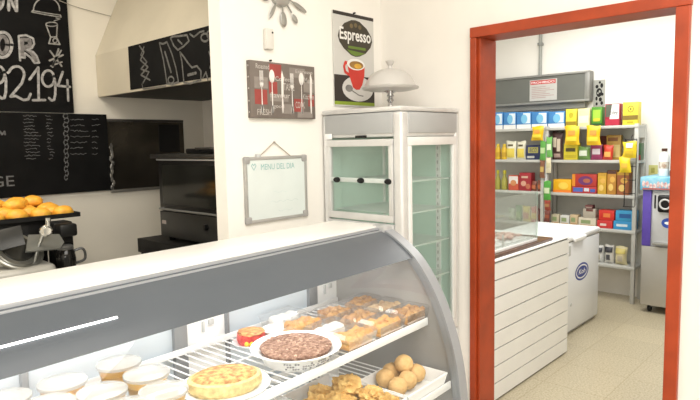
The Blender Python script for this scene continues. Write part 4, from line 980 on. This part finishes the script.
# --- fourth shelf
for i, (a, b, c, c2, py) in enumerate([(509, 516, (.35, .42, .3), (.6, .65, .5), 208), (516.5, 523, (.05, .22, .05), (.2, .4, .1), 205), (523.5, 531.5, (.62, .50, .05), (.4, .1, .03), 206), (532, 539, (.50, .05, .03), (.7, .5, .05), 206.5), (539.3, 544.5, (.10, .03, .03), (.2, .05, .03), 209)]):
    bag(a, b, py, 222, ['pale green packet on the fourth shelf, seen through the glass case', 'dark green packet on the fourth shelf', 'yellow packet on the fourth shelf', 'red and yellow packet on the fourth shelf', 'near black packet on the fourth shelf'][i], c, PX+.03, 3, .05, [('label_panel', c2, (.15, .85, .2, .6))], 'groceries on the fourth shelf', 'packet', 'packet')
for i, (a, b, py, c) in enumerate([(552, 560.2, 214.5, (.52, .46, .32)), (561, 570.5, 215.5, (.60, .60, .56)), (571, 579, 215, (.55, .42, .26)), (579.5, 597.5, 218, (.62, .56, .44))]):
    carton(a, b, 3, py, ['small beige box on the fourth shelf right of the hanging sachets', 'small grey white box on the fourth shelf', 'small tan box on the fourth shelf', 'long cream box on the fourth shelf behind the freezer lid'][i], c, 'box', 'soup_box', .09, art=[('label_panel', (.25, .32, .15), (.15, .7, .35, .75)), ('label_stripe', (.45, .25, .1), (.1, .9, .08, .22))])
carton(584, 597, 3, 209, 'grey brown carton stacked on the long cream box', (.45, .40, .33), 'box', 'soup_box', .09, zb=zat(588, 218, PX)+.001, art=[('dark_cap', (.15, .05, .04), (.25, .8, .72, .98))])
carton(586, 594, 3, 205.2, 'tiny dark tin on top of the grey brown carton', (.16, .05, .05), 'tin', 'small_tin', .07, zb=zat(590.5, 209, PX)+.001, art=[('label_stripe', (.4, .3, .25), (.1, .9, .2, .5))])
z2 = zat(607, 220.5, PX)+.001
carton(598.5, 614.5, 3, 220.5, 'lower red box of two on the fourth shelf', (.55, .03, .03), 'box', 'sugar_box', .13, art=[('white_print', (.7, .55, .5), (.2, .6, .3, .6))])
carton(600, 616, 3, 210.5, 'upper red box of two on the fourth shelf', (.62, .03, .02), 'box', 'sugar_box', .12, zb=z2, art=[('orange_panel', (.75, .2, .05), (.3, .75, .3, .7))])
z3 = zat(625, 221.5, PX)+.001
carton(615, 636, 3, 221.5, 'lower bright blue box at the right end of the fourth shelf', (.03, .26, .52), 'box', 'sugar_box', .13, art=[('white_print', (.6, .7, .75), (.15, .7, .35, .65))])
carton(617, 637, 3, 211, 'upper bright blue box at the right end of the fourth shelf', (.04, .30, .55), 'box', 'sugar_box', .12, zb=z3, art=[('dark_print', (.02, .1, .3), (.2, .8, .3, .7))])
# --- bottom shelf
for i, (a, b, py, c, c2) in enumerate([(597.5, 606.5, 245.5, (.74, .74, .72), (.05, .05, .06)), (607.5, 617, 245, (.72, .70, .66), (.03, .03, .04)), (618, 630.5, 246.5, (.72, .64, .38), (.6, .5, .15))]):
    bag(a, b, py, 263, ['white bag with black top on the bottom shelf beside the freezer', 'white bag with black label, middle of three on the bottom shelf', 'cream yellow bag at the right end of the bottom shelf'][i], c, PX+.04, 4, .09, [('dark_cap' if i < 2 else 'label_panel', c2, (.1, .9, .62, .9)), ('dark_print' if i == 1 else 'label_stripe', (.08, .08, .09) if i == 1 else (.5, .45, .35), (.3, .7, .2, .5))], 'bags on the bottom shelf', 'flour_bag', 'bag')
for i, (a, b) in enumerate([(574, 584), (585, 596)]):
    pass
# --- hanging strips of sachets
t = thing('clip_strip', 'narrow clip strip of hanging sachets in the middle of the shelves', 'clip strip', (SFX-.02, 2.66, .72))
zt_, zb_ = zat(546, 134, SFX-.012), zat(546, 222, SFX-.012); ym = yat(546.5, SFX-.012)
part(t, 'plastic_strip', G().box(SFX-.013, SFX-.011, ym-.012, ym+.012, zb_, zt_), LGREY, False)
part(t, 'hook', G().tube([(SFX-.012, ym, zt_-.01), (SFX-.012, ym, SHZ[0]-.02), (SFX-.002, ym, SHZ[0]-.012)], .002, 6), STEEL)
sp = [(540, 546, 141, 160, (.10, .34, .06), (.45, .6, .3), 'green sachet hanging at the upper left of the sachet strip'), (546.3, 552.3, 137, 157, (.15, .42, .10), (.65, .75, .55), 'green and white sachet hanging at the upper right of the sachet strip'),
      (540, 545, 160.5, 178, (.20, .08, .04), (.5, .35, .1), 'brown sachet hanging under the green one at left'), (546, 551.5, 157.5, 173, (.68, .62, .44), (.55, .5, .3), 'cream sachet hanging in the right column'),
      (544, 551.5, 181, 200, (.08, .34, .05), (.6, .7, .45), 'green sachet hanging below the third shelf level'), (545, 551.5, 200.3, 210.5, (.30, .05, .03), (.4, .2, .08), 'dark red sachet near the foot of the strip'),
      (545, 551, 210.8, 222, (.18, .05, .04), (.35, .1, .05), 'brown sachet at the very foot of the strip')]
for a in sp: bag(a[0], a[1], a[2], a[3], a[6], a[4], SFX-.026, None, .02, [('label_panel', a[5], (.15, .85, .35, .65))], 'sachets on the clip strip', 'sachet', 'sachet')
bag(552.5, 563.3, 132, 159, 'tall black and cream striped snack packet standing on the second shelf', (.07, .03, .025), PX+.02, 1, .05, [('label_stripe', (.62, .52, .4), (.1, .45, .45, .8)), ('label_stripe', (.62, .52, .4), (.5, .8, .3, .75)), ('label_stripe', (.5, .35, .3), (.2, .8, .08, .22))], 'groceries on the second shelf', 'snack_packet', 'packet')
# --- wire rack strip with yellow bags
XR = SFX-.05
t = thing('wire_rack', 'black wire rack hanging at the right end of the shelves', 'rack', (XR, 1.78, 1.0))
ya, yb = yat(636.5, XR), yat(625.5, XR); za, zb = zat(631, 139, XR), zat(631, 206, XR)
part(t, 'side_wire', G().tube([(XR, ya, zb), (XR, ya, za)], .004, 6), BLACK)
part(t, 'side_wire', G().tube([(XR, yb, zb), (XR, yb, za)], .004, 6), BLACK)
for k in range(6):
    z = za+(zb-za)*k/5
    part(t, 'rung', G().tube([(XR, ya, z), (XR-.03, ya, z-.005), (XR-.03, yb, z-.005), (XR, yb, z)], .0035, 6), BLACK)
part(t, 'hanger', G().tube([(XR, (ya+yb)/2, za), (XR+.02, (ya+yb)/2, za+.03), (SFX-.002, (ya+yb)/2, za+.03)], .004, 6), BLACK)
bag(622.5, 637, 141.5, 158, 'upper yellow snack bag on the black wire rack', (.80, .58, .02), XR-.062, None, .05, [('white_panel', (.75, .7, .66), (.3, .75, .62, .9)), ('label_stripe', (.65, .45, .02), (.2, .8, .2, .45))], 'snack bags on the wire rack')
bag(619.5, 631.5, 157, 172.5, 'lower yellow snack bag on the black wire rack', (.80, .60, .02), XR-.062, None, .05, [('label_panel', (.75, .45, .05), (.25, .75, .3, .6))], 'snack bags on the wire rack')

# ------------------------------------------------------------------ grey panel box, conduit, small poster
t = thing('panel_box', 'wide grey metal panel box on the storeroom wall above the shelves', 'panel box', (6.1, 2.9, 1.98))
AX0, AY0, AY1, AZ0, AZ1 = 6.06, 2.245, 3.55, 1.972, 2.28
part(t, 'casing', G().box(AX0, 6.159, AY0, AY1, AZ0, AZ1, .01), mat('casing_grey', (.22, .22, .205), .5, .2, n=.06))
fr = G()
for a in [(AY0, AY1, AZ1-.022, AZ1), (AY0, AY1, AZ0, AZ0+.022), (AY0, AY0+.05, AZ0+.022, AZ1-.022)]: fr.box(AX0-.018, AX0, a[0], a[1], a[2], a[3], .003)
part(t, 'rim_frame', fr, mat('rim_grey', (.27, .27, .255), .45, .3, n=.06))
part(t, 'front_panel', G().box(AX0-.006, AX0, AY0+.05, AY1, AZ0+.022, AZ1-.022), mat('panel_grey', (.135, .14, .125), .5, n=.08, sc=4), False)
ny1, ny0 = yat(529, AX0-.008), yat(556, AX0-.008); nz0, nz1 = zat(542, 100.5, AX0-.008), zat(542, 79.5, AX0-.008)
nt_ = part(t, 'notice', G().box(AX0-.008, AX0-.006, ny0, ny1, nz0, nz1), mat('notice_paper', (.50, .49, .46), .7, n=.05), False, label='white paper notice with a red heading')
ON = Vector((AX0-.0085, ny1, nz0)); w, h = ny1-ny0, nz1-nz0
part(nt_, 'red_heading', G().rect(.03*w, .95*w, .78*h, .97*h, ON, RB, VZ), mat('notice_red', (.50, .06, .05), .6, n=.1), False)
part(nt_, 'lettering', G().text('PROHIBIDO', ON+RB*.07*w+VZ*.82*h, RB, VZ, .84*w, .1*h, .0008), WHITEP, False)
g = G()
for k in range(7): g.rect(.08*w, (.6+.3*((k*7) % 3)/2)*w, (.64-.085*k)*h, (.67-.085*k)*h, ON, RB, VZ, .0003)
part(nt_, 'text_lines', g, mat('notice_print', (.42, .28, .26), .7, n=.1), False)
part(t, 'shadow_strip', G().box(6.09, 6.159, AY0+.06, AY1, AZ0-.06, AZ0), mat('shadow_grey', (.26, .26, .24), .5, n=.05), False)  # grey strip standing in for the shadow on the wall below the box
t = thing('conduit_pipe', 'grey conduit pipe rising from the panel box up the wall', 'pipe', (6.135, 2.81, AZ1))
part(t, 'pipe', G().tube([(6.135, 2.81, AZ1), (6.135, 2.81, 2.945)], .017, 12), mat('pipe_grey', (.32, .33, .31), .5, n=.05))
part(t, 'clamp', G().box(6.11, 6.159, 2.785, 2.835, 2.6, 2.63, .003), GREY)
t = thing('small_poster', 'small white sign with black splotch drawing beside the panel box', 'sign', (6.15, 2.2, 1.93))
bx = 6.15; py1, py0 = yat(592.3, bx), yat(603.5, bx); qz0, qz1 = zat(597, 106.5, bx), zat(597, 80, bx)
part(t, 'card', G().box(bx, 6.16, py0, py1, qz0, qz1), mat('sign_white', (.36, .36, .33), .6, n=.03), False)
O = Vector((bx-.0006, py1, qz0)); w, h = py1-py0, qz1-qz0
g = G()
for cx_, cy_, rx, ry in [(.5, .52, .26, .17), (.3, .75, .14, .07), (.72, .78, .13, .09), (.28, .3, .1, .08), (.62, .26, .14, .08), (.75, .12, .12, .07), (.55, .9, .1, .05), (.3, .1, .1, .06), (.78, .45, .12, .06)]:
    g.disc(cx_*w, cy_*h, rx*w, ry*h, O, RB, VZ, random.uniform(0, .0004), 14)
part(t, 'black_drawing', g, BLACK, False)
g = G().disc(.55*w, .56*h, .08*w, .05*h, O, RB, VZ, .0006, 12).disc(.4*w, .5*h, .06*w, .04*h, O, RB, VZ, .0006, 12)
part(t, 'white_gaps', g, bpy.data.materials['sign_white'], False)

# ------------------------------------------------------------------ soft-serve machine
t = thing('ice_cream_machine', 'tall soft serve ice cream machine with blue sign beside the right jamb', 'ice cream machine', (5.9, 1.36, 0))
MX, MY0, MY1 = 5.65, 1.10, 1.603
STM = mat('machine_steel', (.52, .50, .46), .35, .55, n=.08, sc=5)
part(t, 'base_cabinet', G().box(MX, 6.12, MY0, MY1, .07, .615, .008), STM)
for x in (MX+.06, 6.05):
    for y in (MY1-.07, MY0+.07):
        cs = part(t, 'caster', G().lathe([(0, -.014), (.03, -.014), (.034, -.008), (.034, .008), (.03, .014), (0, .014)], (x, y, .0345), 18, 'y'), BLACK)
        part(cs, 'fork', G().box(x-.018, x+.018, y-.022, y+.022, .052, .072, .004), STEEL)
part(t, 'upper_body', G().box(MX+.02, 6.12, MY0, MY1, .617, 1.122, .006), mat('machine_light', (.62, .63, .66), .4, .2, n=.05))
part(t, 'purple_side', G().box(MX+.002, MX+.02, MY1-.072, MY1, .617, 1.122, .003), mat('purple', (.10, .06, .38), .4, n=.1), label='purple upright strip')
part(t, 'front_plate', G().box(MX+.008, MX+.02, MY0+.02, MY1-.085, .63, 1.10, .004), mat('plate_light', (.60, .61, .62), .3, .4, n=.05))
sg = part(t, 'header_sign', G().box(MX-.02, 6.12, MY0, MY1+.02, 1.125, 1.242, .006), mat('sign_blue', (.10, .40, .58), .4, col2=(.30, .55, .68), sc=14), label='blue header sign with a colourful picture')
O = Vector((MX-.0206, MY1+.02, 1.125)); g = G()
random.seed(2)
for k in range(16): g.disc(.03+k*.03, .045+random.uniform(-.012, .012), .014, .028, O, RB, VZ, .0002+.0001*(k % 3), 12)
part(sg, 'ice_cream_picture', g, mat('sign_cream', (.75, .72, .70), .5, col2=(.55, .25, .25), sc=40), False)
part(sg, 'red_foot', G().rect(.02, .48, .004, .02, O, RB, VZ, .0008), mat('sign_red', (.40, .12, .12), .5, n=.2), False)
yd = 1.42
dp = part(t, 'dispenser', G().box(MX-.03, MX+.01, yd-.06, yd+.055, .93, 1.085, .02, 3), BLACK)
part(dp, 'dispenser_ring', G().tube([(MX-.033, yd-.01+.042*math.cos(a), 1.005+.042*math.sin(a)) for a in [2*PI*k/20 for k in range(20)]], .008, 8, True), LGREY)
part(dp, 'side_slot', G().box(MX+.002, MX+.009, yd+.075, yd+.088, .96, 1.08, .003), BLACK, label='dark upright slot')
O = Vector((MX+.0074, 1.44, .80))
em = part(t, 'emblem', G().disc(.05, .035, .055, .045, O, RB, VZ, .0004, 24), mat('machine_blue', (.03, .08, .4), .4, n=.1), False, label='blue round emblem')
part(em, 'white_mark', G().disc(.05, .035, .03, .014, O, RB, VZ, .0012, 16), WHITEP, False)
part(t, 'drip_tray', G().box(MX-.05, MX+.01, 1.22, 1.50, .64, .66, .004), STEEL)
# things on the machine
bx_, by_ = 5.80, 1.475
t = thing('syrup_bottle', 'white bottle with brown label standing on the ice cream machine', 'bottle', (bx_, by_, 1.242))
part(t, 'bottle_body', G().lathe([(.038, .001), (.042, .008), (.042, .17), (.036, .195), (.02, .215), (.02, .225)], (bx_, by_, 1.242), 24), WHITEP)
part(t, 'cap', G().lathe([(.023, .225), (.023, .25), (0, .251)], (bx_, by_, 1.242), 18), mat('cap_brown', (.08, .03, .02), .4, n=.1))
part(t, 'label', G().lathe([(.0425, .07), (.0425, .13)], (bx_, by_, 1.242), 24), mat('label_brown', (.40, .26, .18), .5, col2=(.7, .64, .55), sc=40))
t = thing('black_dispenser', 'black pump container beside the white bottle on the machine', 'container', (5.82, 1.38, 1.242))
part(t, 'container_body', G().box(5.77, 5.87, 1.30, 1.425, 1.2425, 1.30, .01).box(5.79, 5.85, 1.34, 1.425, 1.30, 1.50, .012), BLACK)
part(t, 'pump', G().tube([(5.82, 1.385, 1.50), (5.82, 1.385, 1.525), (5.79, 1.40, 1.53)], .01, 10), BLACK)
t = thing('wall_note', 'small yellow card taped to the wall behind the machine', 'card', (6.15, 1.65, 1.215))
part(t, 'card', G().box(6.154, 6.159, 1.62, 1.70, 1.225, 1.325), mat('yellow_card', (.62, .58, .22), .7, n=.08), False)
part(t, 'picture', G().box(6.1525, 6.154, 1.645, 1.68, 1.25, 1.30), mat('card_print', (.45, .42, .10), .7, n=.3, sc=60), False)

# ------------------------------------------------------------------ lights
def area(name, loc, sx, sy, power, col=(1, 1, 1), rot=(0, 0, 0)):
    l = bpy.data.lights.new(name, 'AREA'); l.shape = 'RECTANGLE'; l.size = sx; l.size_y = sy; l.energy = power; l.color = col
    o = bpy.data.objects.new(name, l); COL.objects.link(o); o.location = loc; o.rotation_euler = rot; return o
area('shop_light', (.3, -.3, 2.9), 2.4, 2.4, 112, (1, .965, .91))
area('window_light', (-1.2, -2.4, 1.7), 2.0, 1.6, 62, (1, .97, .93), (math.radians(84), 0, math.radians(-30)))
area('storeroom_light', (4.3, 1.6, 2.9), 2.6, 2.2, 118, (1, .99, .95))
area('kitchen_light', (.3, 2.9, 2.9), 1.2, .8, 32, (1, .91, .77))
l = area('case_light', (0, 0, 0), 1.7, .08, 4.2, (1, .98, .95)); l.parent = dc; l.location = (-.98, .03, 1.285)
w = bpy.data.worlds.new('world'); S.world = w; w.use_nodes = True
w.node_tree.nodes['Background'].inputs[0].default_value = (.9, .92, 1, 1); w.node_tree.nodes['Background'].inputs[1].default_value = .3
bpy.context.view_layer.update()
